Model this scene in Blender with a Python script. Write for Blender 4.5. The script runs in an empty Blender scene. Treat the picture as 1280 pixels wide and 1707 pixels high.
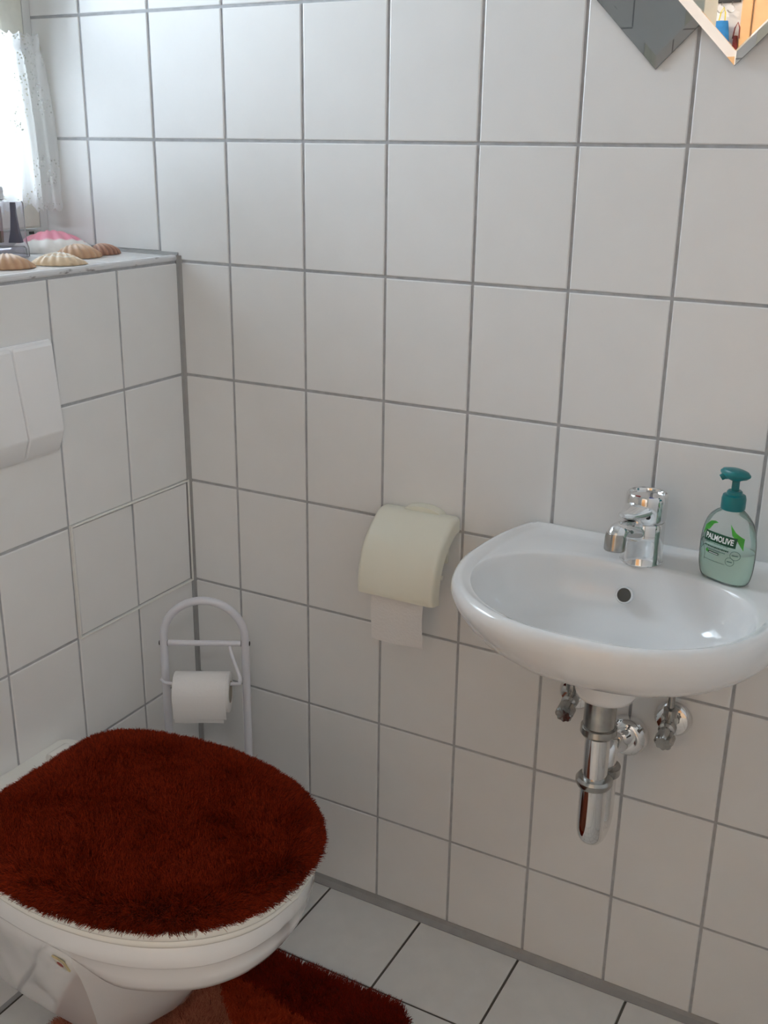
import bpy, bmesh, math, random
import numpy as np
from mathutils import Vector, Matrix

random.seed(7)
rng = np.random.default_rng(11)
sc = bpy.context.scene
col = sc.collection
PI = math.pi

# ------------------------------------------------------------------ camera
F_PX = 1756.99
cam_d = bpy.data.cameras.new('camera')
cam = bpy.data.objects.new('camera', cam_d)
col.objects.link(cam)
cam_d.sensor_fit = 'VERTICAL'
cam_d.sensor_height = 36.0
cam_d.lens = 36.0 * F_PX / 1707.0
cam_d.clip_start = 0.01
RIGHT = Vector((0.87774305, 0.47892169, 0.01418328))
UP = Vector((-0.16762968, 0.27922259, 0.94548138))
FWD = Vector((-0.44885124, 0.83226725, -0.32536717))
m = Matrix.Identity(4)
for i in range(3):
    m[i][0], m[i][1], m[i][2] = RIGHT[i], UP[i], -FWD[i]
m[0][3], m[1][3], m[2][3] = 1.2168, -1.4857, 1.3781
cam.matrix_world = m
sc.camera = cam

# ------------------------------------------------------------------ world / light / exposure
SKY_STRENGTH = 16.7
HALL_POWER = 45.0
EXPOSURE = 0.09
world = bpy.data.worlds.new('world')
sc.world = world
world.use_nodes = True
wn = world.node_tree.nodes
bg = wn['Background']
bg.inputs[0].default_value = (0.76, 0.88, 1.0, 1)     # even, overcast sky
bg.inputs[1].default_value = SKY_STRENGTH
pl = bpy.data.lights.new('window_daylight', 'AREA')    # portal: only guides sky light through the window
pl.shape = 'RECTANGLE'
pl.size, pl.size_y = 0.96, 0.64
pl.cycles.is_portal = True
plo = bpy.data.objects.new('window_daylight', pl)
col.objects.link(plo)
plo.location = (-0.41, -0.32, 1.69)
plo.rotation_euler = (0, -PI / 2, 0)
plo['kind'] = 'helper'
vs = sc.view_settings
vs.view_transform = 'Standard'
vs.look = 'None'
vs.exposure = EXPOSURE
vs.gamma = 1.0
vs.use_curve_mapping = False
sc.cycles.max_bounces = 11
sc.cycles.diffuse_bounces = 7
sc.cycles.glossy_bounces = 6
sc.cycles.transparent_max_bounces = 16
sc.cycles.caustics_reflective = False
sc.cycles.caustics_refractive = False
sc.cycles.sample_clamp_indirect = 6.0

# ------------------------------------------------------------------ helpers
ORG = {}


def srgb(r, g, b):
    f = lambda c: c / 12.92 if c <= 0.04045 else ((c + 0.055) / 1.055) ** 2.4
    return (f(r / 255), f(g / 255), f(b / 255), 1)


def mat(name, color, rough=0.5, metal=0.0, coat=0.0, noise=0.0, nscale=30.0, bump=0.0, bscale=200.0, spec=0.5, sss=0.0, trans=0.0, sheen=0.0):
    m = bpy.data.materials.new(name)
    m.use_nodes = True
    nt = m.node_tree
    b = nt.nodes['Principled BSDF']
    b.inputs['Base Color'].default_value = color
    b.inputs['Roughness'].default_value = rough
    b.inputs['Metallic'].default_value = metal
    b.inputs['Coat Weight'].default_value = coat
    b.inputs['Coat Roughness'].default_value = 0.05
    b.inputs['Specular IOR Level'].default_value = spec
    b.inputs['Transmission Weight'].default_value = trans
    b.inputs['Sheen Weight'].default_value = sheen
    if sss:
        b.inputs['Subsurface Weight'].default_value = sss
        b.inputs['Subsurface Radius'].default_value = (0.01, 0.01, 0.01)
        b.inputs['Subsurface Scale'].default_value = 0.5
    if noise or bump:
        tc = nt.nodes.new('ShaderNodeTexCoord')
    if noise:
        n = nt.nodes.new('ShaderNodeTexNoise')
        n.inputs['Scale'].default_value = nscale
        n.inputs['Detail'].default_value = 4
        nt.links.new(tc.outputs['Object'], n.inputs['Vector'])
        r = nt.nodes.new('ShaderNodeValToRGB')
        lo = tuple(c * (1 - noise) for c in color[:3]) + (1,)
        hi = tuple(min(1, c * (1 + noise)) for c in color[:3]) + (1,)
        r.color_ramp.elements[0].color = lo
        r.color_ramp.elements[0].position = 0.3
        r.color_ramp.elements[1].color = hi
        r.color_ramp.elements[1].position = 0.7
        nt.links.new(n.outputs['Fac'], r.inputs['Fac'])
        nt.links.new(r.outputs['Color'], b.inputs['Base Color'])
    if bump:
        n2 = nt.nodes.new('ShaderNodeTexNoise')
        n2.inputs['Scale'].default_value = bscale
        nt.links.new(tc.outputs['Object'], n2.inputs['Vector'])
        bp = nt.nodes.new('ShaderNodeBump')
        bp.inputs['Strength'].default_value = bump
        bp.inputs['Distance'].default_value = 0.002
        nt.links.new(n2.outputs['Fac'], bp.inputs['Height'])
        nt.links.new(bp.outputs['Normal'], b.inputs['Normal'])
    return m


def mat_clear(name, tint, ior=1.45, rough=0.02, milky=0.0, milk=(0.8, 0.85, 0.82, 1)):
    """thin clear sheet: transparent + fresnel gloss (+ a little milkiness)"""
    m = bpy.data.materials.new(name)
    m.use_nodes = True
    nt = m.node_tree
    nt.nodes.remove(nt.nodes['Principled BSDF'])
    out = nt.nodes['Material Output']
    t = nt.nodes.new('ShaderNodeBsdfTransparent')
    t.inputs[0].default_value = tint
    g = nt.nodes.new('ShaderNodeBsdfGlossy')
    g.inputs['Roughness'].default_value = rough
    fr = nt.nodes.new('ShaderNodeFresnel')
    fr.inputs[0].default_value = ior
    mx = nt.nodes.new('ShaderNodeMixShader')
    nt.links.new(fr.outputs[0], mx.inputs[0])
    src = t
    if milky:
        d = nt.nodes.new('ShaderNodeBsdfTranslucent')
        d.inputs[0].default_value = milk
        d2 = nt.nodes.new('ShaderNodeBsdfDiffuse')
        d2.inputs[0].default_value = milk
        ma = nt.nodes.new('ShaderNodeMixShader')
        ma.inputs[0].default_value = 0.5
        nt.links.new(d.outputs[0], ma.inputs[1])
        nt.links.new(d2.outputs[0], ma.inputs[2])
        mm = nt.nodes.new('ShaderNodeMixShader')
        mm.inputs[0].default_value = milky
        nt.links.new(t.outputs[0], mm.inputs[1])
        nt.links.new(ma.outputs[0], mm.inputs[2])
        src = mm
    nt.links.new(src.outputs[0], mx.inputs[1])
    nt.links.new(g.outputs[0], mx.inputs[2])
    nt.links.new(mx.outputs[0], out.inputs[0])
    return m


def tag(o, label=None, cat=None, group=None, kind=None):
    if label: o['label'] = label
    if cat: o['category'] = cat
    if group: o['group'] = group
    if kind: o['kind'] = kind
    return o


def thing(name, label, cat, loc, group=None):
    o = bpy.data.objects.new(name, None)
    col.objects.link(o)
    o.location = loc
    o.empty_display_size = 0.02
    ORG[o.name] = Vector(loc)
    return tag(o, label, cat, group)


def add(name, verts, faces, material, parent=None, smooth=False, angle=None):
    """link a mesh given in world coordinates, as a child of parent"""
    org = ORG.get(parent.name, Vector((0, 0, 0))) if parent else Vector((0, 0, 0))
    me = bpy.data.meshes.new(name)
    me.from_pydata([tuple(Vector(v) - org) for v in verts], [], [tuple(f) for f in faces])
    me.materials.append(material)
    bm = bmesh.new()
    bm.from_mesh(me)
    bmesh.ops.recalc_face_normals(bm, faces=bm.faces)
    bm.to_mesh(me)
    bm.free()
    if smooth:
        for p in me.polygons: p.use_smooth = True
        if angle:
            me.set_sharp_from_angle(angle=math.radians(angle))
    o = bpy.data.objects.new(name, me)
    col.objects.link(o)
    if parent:
        o.parent = parent
        ORG[o.name] = org
    return o


def centred(name, verts, faces, material, label=None, cat=None, smooth=False, angle=None, group=None):
    """top-level single mesh with its origin at its base"""
    a = np.array([tuple(v) for v in verts])
    c = Vector(((a[:, 0].min() + a[:, 0].max()) / 2, (a[:, 1].min() + a[:, 1].max()) / 2, a[:, 2].min()))
    o = add(name, [Vector(v) - c for v in verts], faces, material, None, smooth, angle)
    o.location = c
    ORG[o.name] = c
    return tag(o, label, cat, group)


class MB:
    def __init__(s):
        s.v, s.f = [], []

    def ext(s, v, f):
        o = len(s.v)
        s.v += [tuple(x) for x in v]
        s.f += [tuple(i + o for i in q) for q in f]
        return s

    def box(s, a, b, bev=0.0):
        (x0, y0, z0), (x1, y1, z1) = a, b
        x0, x1 = min(x0, x1), max(x0, x1); y0, y1 = min(y0, y1), max(y0, y1); z0, z1 = min(z0, z1), max(z0, z1)
        bm = bmesh.new()
        bmesh.ops.create_cube(bm, size=1)
        for v in bm.verts:
            v.co = Vector(((x0 + x1) / 2 + v.co.x * (x1 - x0), (y0 + y1) / 2 + v.co.y * (y1 - y0), (z0 + z1) / 2 + v.co.z * (z1 - z0)))
        if bev:
            bmesh.ops.bevel(bm, geom=bm.edges[:], offset=bev, segments=2, affect='EDGES', profile=0.5)
        bm.verts.index_update()
        s.ext([v.co.copy() for v in bm.verts], [[v.index for v in f.verts] for f in bm.faces])
        bm.free()
        return s

    def loft(s, rings, cap0=True, cap1=True, closed=True):
        n = len(rings[0])
        v, f = [], []
        for r in rings: v += [tuple(p) for p in r]
        for i in range(len(rings) - 1):
            for j in range(n if closed else n - 1):
                k = (j + 1) % n
                f.append((i * n + j, i * n + k, (i + 1) * n + k, (i + 1) * n + j))
        if cap0: f.append(tuple(range(n - 1, -1, -1)))
        if cap1: f.append(tuple(range((len(rings) - 1) * n, len(rings) * n)))
        return s.ext(v, f)

    def lathe(s, prof, c=(0, 0, 0), axis=(0, 0, 1), n=40, cap0=True, cap1=True):
        ax = Vector(axis).normalized()
        q = Vector((0, 0, 1)).rotation_difference(ax)
        rings = []
        for r, h in prof:
            r = max(r, 1e-5)
            rings.append([Vector(c) + q @ Vector((r * math.cos(2 * PI * i / n), r * math.sin(2 * PI * i / n), h)) for i in range(n)])
        return s.loft(rings, cap0, cap1)

    def tube(s, pts, r, n=14, cap=True):
        pts = [Vector(p) for p in pts]
        rings = []
        up = None
        for i, p in enumerate(pts):
            t = (pts[min(i + 1, len(pts) - 1)] - pts[max(i - 1, 0)]).normalized()
            if up is None:
                up = t.orthogonal().normalized()
            up = (up - t * up.dot(t)).normalized()
            b = t.cross(up)
            rr = r[i] if isinstance(r, (list, tuple)) else r
            rings.append([p + rr * (math.cos(2 * PI * k / n) * up + math.sin(2 * PI * k / n) * b) for k in range(n)])
        return s.loft(rings, cap, cap)

    def build(s, name, material, parent=None, smooth=True, angle=35):
        return add(name, s.v, s.f, material, parent, smooth, angle)

    def top(s, name, material, label, cat, smooth=True, angle=35, group=None):
        return centred(name, s.v, s.f, material, label, cat, smooth, angle, group)


def arc(c, r, a0, a1, u, w, n=12):
    c, u, w = Vector(c), Vector(u), Vector(w)
    return [c + r * (math.cos(a0 + (a1 - a0) * i / n) * u + math.sin(a0 + (a1 - a0) * i / n) * w) for i in range(n + 1)]


def spline(pts, n=8):
    """Catmull-Rom through pts"""
    P = [np.array(p, float) for p in pts]
    P = [2 * P[0] - P[1]] + P + [2 * P[-1] - P[-2]]
    out = []
    for i in range(1, len(P) - 2):
        for k in range(n):
            t = k / n
            out.append(0.5 * (2 * P[i] + (P[i + 1] - P[i - 1]) * t + (2 * P[i - 1] - 5 * P[i] + 4 * P[i + 1] - P[i + 2]) * t * t + (3 * P[i] - P[i - 1] - 3 * P[i + 1] + P[i + 2]) * t ** 3))
    out.append(P[-2])
    return out


# ------------------------------------------------------------------ materials
M = {}
M['tile'] = mat('white_wall_tile', (0.84, 0.835, 0.826, 1), rough=0.27, noise=0.012, nscale=14, bump=0.03, bscale=60)
M['ftile'] = mat('white_floor_tile', (0.79, 0.785, 0.77, 1), rough=0.3, noise=0.03, nscale=25, bump=0.05, bscale=90)
M['grout'] = mat('grey_grout', (0.44, 0.445, 0.46, 1), rough=0.9, noise=0.12, nscale=60, bump=0.3, bscale=400)
M['fgrout'] = mat('dark_floor_grout', (0.10, 0.09, 0.08, 1), rough=0.9, noise=0.2, nscale=60, bump=0.3, bscale=400)
M['silicone'] = mat('grey_silicone', (0.34, 0.335, 0.33, 1), rough=0.45, noise=0.06, nscale=40)
M['plaster'] = mat('white_plaster', (0.87, 0.87, 0.86, 1), rough=0.9, noise=0.02, nscale=8, bump=0.1)
M['hallwall'] = mat('hall_wall_paint', (0.86, 0.85, 0.85, 1), rough=0.9, noise=0.02, nscale=8, bump=0.1)
M['hallfloor'] = mat('hall_floor_wood', srgb(214, 190, 160), rough=0.5, noise=0.15, nscale=12)
M['ceramic'] = mat('white_ceramic', (0.86, 0.86, 0.86, 1), rough=0.1, coat=0.6)
M['plastic'] = mat('white_plastic', (0.90, 0.895, 0.90, 1), rough=0.25)
M['seat'] = mat('warm_white_plastic', (0.84, 0.83, 0.78, 1), rough=0.25)
M['cream'] = mat('cream_plastic', srgb(238, 235, 219), rough=0.3, coat=0.2)
M['chrome'] = mat('chrome', (0.80, 0.80, 0.80, 1), rough=0.06, metal=1)
M['chrome2'] = mat('dull_chrome', (0.43, 0.42, 0.40, 1), rough=0.2, metal=1, noise=0.15, nscale=60)
M['alu'] = mat('aluminium_trim', (0.88, 0.87, 0.83, 1), rough=0.35, metal=0.1)
M['rubber'] = mat('black_rubber', (0.03, 0.03, 0.03, 1), rough=0.6)
M['dark'] = mat('hole_shade', (0.09, 0.085, 0.075, 1), rough=0.7)
M['paper'] = mat('white_tissue', (0.83, 0.81, 0.80, 1), rough=0.95, bump=0.35, bscale=250)
M['card'] = mat('grey_cardboard', srgb(176, 166, 154), rough=0.9)
M['enamel'] = mat('white_painted_tube', (0.74, 0.74, 0.79, 1), rough=0.3)
M['teal'] = mat('teal_pump_plastic', srgb(14, 112, 116), rough=0.3)
M['mirror'] = mat('mirror', (0.93, 0.93, 0.92, 1), rough=0.0, metal=1)
M['smoked'] = mat('smoked_mirror', (0.46, 0.47, 0.475, 1), rough=0.0, metal=1)
M['mirrorglass'] = mat('mirror_glass', (1, 1, 1, 1), rough=0.0, trans=1.0)
M['mirroredge'] = mat('mirror_edge', (0.15, 0.14, 0.12, 1), rough=0.3)
M['winframe'] = mat('window_frame_paint', (0.76, 0.765, 0.75, 1), rough=0.4)
M['winlow'] = mat('aged_window_paint', srgb(226, 224, 212), rough=0.45, noise=0.04, nscale=60)
M['glasspane'] = mat_clear('window_glass', (0.97, 0.98, 0.98, 1))
M['wood'] = mat('beech_door', srgb(232, 190, 140), rough=0.4, noise=0.06, nscale=20)
M['wooddark'] = mat('beech_frame', srgb(222, 178, 126), rough=0.4, noise=0.05, nscale=20)
M['bluecloth'] = mat('blue_cloth', srgb(40, 120, 180), rough=0.8, noise=0.25, nscale=30)
M['redcloth'] = mat('dark_red_cloth', srgb(110, 30, 30), rough=0.8, noise=0.5, nscale=30)
M['yellow'] = mat('yellow_strap', srgb(225, 205, 60), rough=0.7)
M['hookmetal'] = mat('hook_metal', (0.5, 0.5, 0.48, 1), rough=0.3, metal=1)
M['lamp'] = mat('lamp_glass', (0.9, 0.9, 0.88, 1), rough=0.4)
# ceiling-lamp glass gives off light
_b = M['lamp'].node_tree.nodes['Principled BSDF']
_b.inputs['Emission Color'].default_value = (1.0, 0.955, 0.905, 1)
_b.inputs['Emission Strength'].default_value = HALL_POWER

# far walls nobody can pick tiles apart on: a tiled material
def mat_tiled(name, axis):
    m = mat(name, (0.84, 0.835, 0.826, 1), rough=0.3)
    nt = m.node_tree
    b = nt.nodes['Principled BSDF']
    tc = nt.nodes.new('ShaderNodeTexCoord')
    sp = nt.nodes.new('ShaderNodeSeparateXYZ')
    cb = nt.nodes.new('ShaderNodeCombineXYZ')
    nt.links.new(tc.outputs['Object'], sp.inputs[0])
    nt.links.new(sp.outputs[axis], cb.inputs[0])
    nt.links.new(sp.outputs[2], cb.inputs[1])
    br = nt.nodes.new('ShaderNodeTexBrick')
    br.offset = 0.0
    br.inputs['Color1'].default_value = (0.84, 0.835, 0.826, 1)
    br.inputs['Color2'].default_value = (0.84, 0.835, 0.826, 1)
    br.inputs['Mortar'].default_value = (0.36, 0.365, 0.385, 1)
    br.inputs['Scale'].default_value = 1.0
    br.inputs['Mortar Size'].default_value = 0.0022
    br.inputs['Brick Width'].default_value = 0.1506
    br.inputs['Row Height'].default_value = 0.2
    nt.links.new(cb.outputs[0], br.inputs['Vector'])
    nt.links.new(br.outputs['Color'], b.inputs['Base Color'])
    return m
M['tiled_x'] = mat_tiled('tiled_wall_along_x', 0)
M['tiled_y'] = mat_tiled('tiled_wall_along_y', 1)

# ------------------------------------------------------------------ the room shell
XW = -0.31      # window wall face
XR = 1.46       # right wall face
YF = -1.60      # wall behind the camera
ZC = 2.45
ZL = 1.198      # ledge top


def struct(name, mb, material):
    o = mb.build(name, material, None, smooth=False)
    o['kind'] = 'structure'
    return o


wall_back = struct('wall_back', MB().box((XW - 0.3, 0.0022, -0.05), (XR + 0.15, 0.16, ZC + 0.1)), M['grout'])
wall_left = struct('wall_left', MB().box((XW - 0.02, YF - 0.05, -0.05), (-0.0022, 0.002, ZL - 0.006)), M['grout'])
wall_right = struct('wall_right', MB().box((XR, YF - 0.14, -0.05), (XR + 0.15, 0.002, ZC + 0.1)), M['tiled_y'])
floor = struct('floor', MB().box((-0.002, YF - 0.14, -0.08), (XR, 0.002, -0.0018)), M['fgrout'])
ceiling = struct('ceiling', MB().box((XW - 0.3, YF - 0.14, ZC), (XR, 0.002, ZC + 0.1)), M['plaster'])
# window wall around the opening  (y 0 .. -0.92, z 1.198 .. 2.17)
WY0, WY1, WZ0, WZ1 = 0.0, -0.64, ZL, 2.17
ww = MB()
ww.box((XW - 0.3, YF - 0.14, -0.05), (XW, WY1, ZC))
ww.box((XW - 0.3, WY1, WZ1), (XW, 0.002, ZC))
ww.box((XW - 0.3, WY1, -0.05), (XW - 0.02, 0.002, ZL - 0.008))
wall_window = struct('wall_window', ww, M['plaster'])
# wall behind the camera, with the doorway
DX0, DX1, DZ = 0.490, 1.33, 2.02
wf = MB()
wf.box((-0.9, YF - 0.13, -0.05), (DX0, YF, ZC))
wf.box((DX1, YF - 0.13, -0.05), (2.2, YF, ZC))
wf.box((DX0, YF - 0.13, DZ), (DX1, YF, ZC))
wall_front = struct('wall_front', wf, M['tiled_x'])

# ---- tiles
_tile_cache = {}


def tile_mesh(w, h, material, d=0.006, b=0.0016):
    key = (round(w, 4), round(h, 4), material.name)
    if key in _tile_cache: return _tile_cache[key]
    v, f = [], []
    for ins, z in ((0, -d), (0, -b), (b * 0.35, -b * 0.3), (b, 0)):
        x, y = w / 2 - ins, h / 2 - ins
        v += [(-x, -y, z), (x, -y, z), (x, y, z), (-x, y, z)]
    for i in range(3):
        for j in range(4):
            k = (j + 1) % 4
            f.append((i * 4 + j, i * 4 + k, i * 4 + 4 + k, i * 4 + 4 + j))
    f.append((12, 13, 14, 15))
    me = bpy.data.meshes.new('tile')
    me.from_pydata(v, [], f)
    me.materials.append(material)
    _tile_cache[key] = me
    return me


R_BACK = Matrix(((1, 0, 0), (0, 0, -1), (0, 1, 0)))      # local z -> -y
R_LEFT = Matrix(((0, 0, 1), (1, 0, 0), (0, 1, 0)))       # local z -> +x
R_UP = Matrix.Identity(3)


def tile(parent, a0, a1, b0, b1, rot, plane, material, joint, name='tile', jit=0.0012, proud=0.0):
    """tile spanning a0..a1, b0..b1 on its wall plane; joint is taken off all round"""
    w, h = a1 - a0 - joint, b1 - b0 - joint
    if w < 0.008 or h < 0.008: return None
    o = bpy.data.objects.new(name, tile_mesh(w, h, material))
    col.objects.link(o)
    a, b = (a0 + a1) / 2, (b0 + b1) / 2
    if rot is R_BACK: loc = Vector((a, plane - proud, b))
    elif rot is R_LEFT: loc = Vector((plane + proud, a, b))
    else: loc = Vector((a, b, plane + proud))
    e = Matrix.Rotation(random.gauss(0, jit), 3, 'X') @ Matrix.Rotation(random.gauss(0, jit), 3, 'Y')
    mw = (rot @ e).to_4x4()
    mw.translation = loc
    org = ORG.get(parent.name, Vector((0, 0, 0)))
    o.parent = parent
    mw.translation = loc - org
    o.matrix_basis = mw
    return o


TW, TH, J = 0.1506, 0.2, 0.0046
xs = [-0.1916 + TW * k for k in range(-1, 15)]
zs = [0.188 + TH * j for j in range(0, 12)]
zrow = [(0.010, zs[0])] + [(zs[j], min(zs[j + 1], ZC)) for j in range(11)] + [(zs[11], ZC)]
for (z0, z1) in zrow:
    if z1 - z0 < 0.02: continue
    for k in range(15):
        x0, x1 = xs[k], min(xs[k + 1], XR)
        a0, b0 = x0, z0
        low = z1 <= ZL + 0.001
        if low:
            if x1 < 0.01: continue
            a0 = max(x0, 0.003)
        else:
            a0 = max(x0, XW)
            if z0 < ZL and x1 < 0.05: b0 = ZL + 0.003
        tile(wall_back, a0, x1, b0, z1, R_BACK, 0.0, M['tile'], J)

ys = [-0.003, -0.157, -0.309, -0.461, -0.613, -0.765, -0.917, -1.069, -1.221, -1.373, -1.525, YF]
HATCH = []
for (z0, z1) in [(0.008, 0.188), (0.188, 0.388), (0.388, 0.588), (0.588, 0.788), (0.788, 0.988), (0.988, 1.187)]:
    for i in range(len(ys) - 1):
        if 0.58 < z0 < 0.6 and i < 2: continue
        tile(wall_left, ys[i + 1], ys[i], z0, z1, R_LEFT, 0.0, M['tile'], J)
# ledge top
for i in range(len(ys) - 1):
    for (a0, a1) in ((-0.309, -0.206), (-0.206, -0.010)):
        tile(wall_left, a0, a1, ys[i + 1], ys[i] - (0.002 if i == 0 else 0), R_UP, ZL, M['tile'], 0.003)
# floor
FP = 0.198
fx = [0.0] + [0.117 + FP * k for k in range(0, 10)]
fx = [x for x in fx if x < XR] + [XR]
fy = [-0.011] + [-0.203 - FP * k for k in range(0, 8)]
fy = [y for y in fy if y > YF - 0.02] + [YF - 0.12]
for i in range(len(fx) - 1):
    for j in range(len(fy) - 1):
        tile(floor, fx[i], fx[i + 1], fy[j + 1], fy[j], R_UP, 0.0, M['ftile'], 0.0042)

# silicone joints and ledge edging
def strip(name, pts, a, b, axis, material, label=None):
    """prism: cross-section pts swept from a to b along axis"""
    def P(q, t):
        return (t, q[0], q[1]) if axis == 0 else ((q[0], t, q[1]) if axis == 1 else (q[0], q[1], t))
    mb = MB().loft([[P(q, a) for q in pts], [P(q, b) for q in pts]])
    o = mb.build(name, material, None, smooth=False)
    return tag(o, label, None, None, 'structure')


strip('trim_1', [(0.002, -0.002), (0.0, 0.013), (-0.004, 0.007), (-0.0135, 0.0006), (-0.0135, -0.002)], 0.0, XR, 0, M['silicone'], 'grey sealant joint between tiled wall and floor')
strip('trim_2', [(-0.002, 0.002), (0.0075, 0.001), (0.003, -0.003), (0.001, -0.0075), (-0.002, -0.0075)], 0.004, ZL, 2, M['silicone'], 'grey sealant joint in the tiled corner')
strip('trim_3', [(0.002, ZL - 0.006), (0.0, ZL + 0.005), (-0.004, ZL + 0.0012), (-0.007, ZL + 0.0004), (-0.007, ZL - 0.006)], XW, 0.0, 0, M['silicone'], 'grey sealant joint along the back of the ledge')
M['edging'] = mat('worn_white_edging', (0.72, 0.72, 0.73, 1), rough=0.35)
nt = M['edging'].node_tree
tc = nt.nodes.new('ShaderNodeTexCoord'); n = nt.nodes.new('ShaderNodeTexNoise'); r = nt.nodes.new('ShaderNodeValToRGB')
mp = nt.nodes.new('ShaderNodeMapping'); mp.inputs['Scale'].default_value = (1, 0.3, 1)
nt.links.new(tc.outputs['Object'], mp.inputs[0]); nt.links.new(mp.outputs[0], n.inputs['Vector'])
n.inputs['Scale'].default_value = 85; n.inputs['Detail'].default_value = 6
r.color_ramp.elements[0].position = 0.30; r.color_ramp.elements[0].color = (0.16, 0.13, 0.13, 1)
r.color_ramp.elements[1].position = 0.40; r.color_ramp.elements[1].color = (0.72, 0.72, 0.73, 1)
nt.links.new(n.outputs['Fac'], r.inputs['Fac']); nt.links.new(r.outputs['Color'], nt.nodes['Principled BSDF'].inputs['Base Color'])
strip('trim_4', [(-0.011, ZL - 0.006), (0.0, ZL - 0.0085), (0.0012, ZL - 0.006), (0.0012, ZL - 0.002), (-0.0005, ZL + 0.0004), (-0.011, ZL + 0.0006)], YF, -0.004, 1, M['edging'], 'worn white edging along the front of the ledge')

# ------------------------------------------------------------------ window_1
win = bpy.data.objects.new('window_1', None)
col.objects.link(win)
win.location = (XW, -0.32, ZL)
ORG[win.name] = Vector(win.location)
tag(win, 'white framed window above the tiled ledge behind lace curtain', None, None, 'structure')
fr = MB()
fr.box((-0.40, -0.0005, ZL + 0.001), (-0.304, -0.019, WZ1), 0.001)
fr.box((-0.40, WY1 + 0.003, ZL + 0.001), (-0.318, WY1 + 0.036, WZ1), 0.002)
fr.box((-0.40, WY1 + 0.036, ZL + 0.001), (-0.318, -0.018, ZL + 0.03), 0.002)
fr.box((-0.40, WY1 + 0.036, WZ1 - 0.035), (-0.318, -0.018, WZ1), 0.002)
fr.build('window_frame', M['winframe'], win, smooth=False)
sash = bpy.data.objects.new('sash', None); col.objects.link(sash); sash.parent = win; ORG[sash.name] = ORG[win.name]
MB().box((-0.375, -0.022, ZL + 0.034), (-0.300, -0.076, WZ1 - 0.04), 0.004).build('stile', M['winlow'], sash, smooth=False)
MB().box((-0.375, WY1 + 0.040, ZL + 0.034), (-0.300, WY1 + 0.105, WZ1 - 0.04), 0.004).build('stile', M['winlow'], sash, smooth=False)
MB().box((-0.375, WY1 + 0.105, ZL + 0.034), (-0.300, -0.076, ZL + 0.10), 0.004).build('rail', M['winlow'], sash, smooth=False)
MB().box((-0.375, WY1 + 0.105, WZ1 - 0.105), (-0.300, -0.076, WZ1 - 0.04), 0.004).build('rail', M['winlow'], sash, smooth=False)
MB().box((-0.342, WY1 + 0.105, ZL + 0.10), (-0.338, -0.076, WZ1 - 0.105)).build('pane', M['glasspane'], sash, smooth=False)
MB().box((-0.3005, -0.042, 1.222), (-0.2985, -0.053, 1.227)).build('latch_notch', M['rubber'], sash, smooth=False)

# ------------------------------------------------------------------ doorway and hall behind the camera (seen in the mirror)
door = bpy.data.objects.new('door_1', None); col.objects.link(door); door.location = (0.94, YF, 0); ORG[door.name] = Vector(door.location)
tag(door, 'pale painted door frame of the open doorway', None, None, 'structure')
mdoor = mat('door_frame_paint', srgb(226, 224, 208), rough=0.4)
MB().box((DX0 - 0.045, YF - 0.14, 0), (DX0 + 0.006, YF + 0.012, DZ + 0.05), 0.002).build('jamb', mdoor, door, smooth=False)
MB().box((DX1 - 0.006, YF - 0.14, 0), (DX1 + 0.045, YF + 0.012, DZ + 0.05), 0.002).build('jamb', mdoor, door, smooth=False)
MB().box((DX0 + 0.006, YF - 0.14, DZ - 0.006), (DX1 - 0.006, YF + 0.012, DZ + 0.05), 0.002).build('head', mdoor, door, smooth=False)
HY = -3.30
struct('wall_hall', MB().box((-0.9, HY - 0.1, -0.05), (2.2, HY, ZC)), M['hallwall'])
struct('wall_hall_left', MB().box((-0.9, HY, -0.05), (-0.8, YF - 0.13, ZC)), M['hallwall'])
struct('wall_hall_right', MB().box((2.1, HY, -0.05), (2.2, YF - 0.13, ZC)), M['hallwall'])
struct('ceiling_hall', MB().box((-0.9, HY - 0.1, ZC), (2.2, YF - 0.14, ZC + 0.1)), M['plaster'])
struct('floor_hall', MB().box((-0.9, HY - 0.1, -0.08), (2.2, YF - 0.14, 0)), M['hallfloor'])
d2 = bpy.data.objects.new('door_2', None); col.objects.link(d2); d2.location = (0.7, HY, 0); ORG[d2.name] = Vector(d2.location)
tag(d2, 'beech door with beech frame across the hall', None, None, 'structure')
MB().box((0.245, HY, 0), (0.285, HY + 0.02, 2.1), 0.002).build('door_casing', M['wooddark'], d2, smooth=False)
MB().box((1.12, HY, 0), (1.16, HY + 0.02, 2.1), 0.002).build('door_casing', M['wooddark'], d2, smooth=False)
MB().box((0.285, HY, 2.04), (1.12, HY + 0.02, 2.1), 0.002).build('door_casing', M['wooddark'], d2, smooth=False)
MB().box((0.289, HY, 0.01), (1.116, HY + 0.008, 2.036), 0.002).build('door_leaf', M['wood'], d2, smooth=False)
for lx, lb in ((-0.35, 'round frosted glass ceiling lamp over the hook rail end of the hall'), (1.80, 'unseen ceiling lamp added at the far right end of the hall for fill light')):  # second lamp is added out of view to send more fill through the doorway
    lamp = thing('ceiling_lamp', lb, 'lamp', (lx, -2.45, ZC - 0.001), 'hall ceiling lamps')
    MB().lathe([(0.17, 0), (0.17, -0.02), (0.165, -0.02)], (lx, -2.45, ZC - 0.001)).build('lamp_base', M['enamel'], lamp)
    MB().lathe([(0.16, -0.0202), (0.155, -0.05), (0.12, -0.08), (0.06, -0.095), (0.001, -0.098)], (lx, -2.45, ZC - 0.001)).build('lamp_shade', M['lamp'], lamp)
rail = thing('hook_rail', 'small dark rail of wire hooks on the hall wall', 'hook rail', (0.19, HY, 1.965))
MB().box((0.12, HY, 1.955), (0.235, HY + 0.012, 1.975), 0.002).build('rail_bar', M['rubber'], rail, smooth=False)
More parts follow.
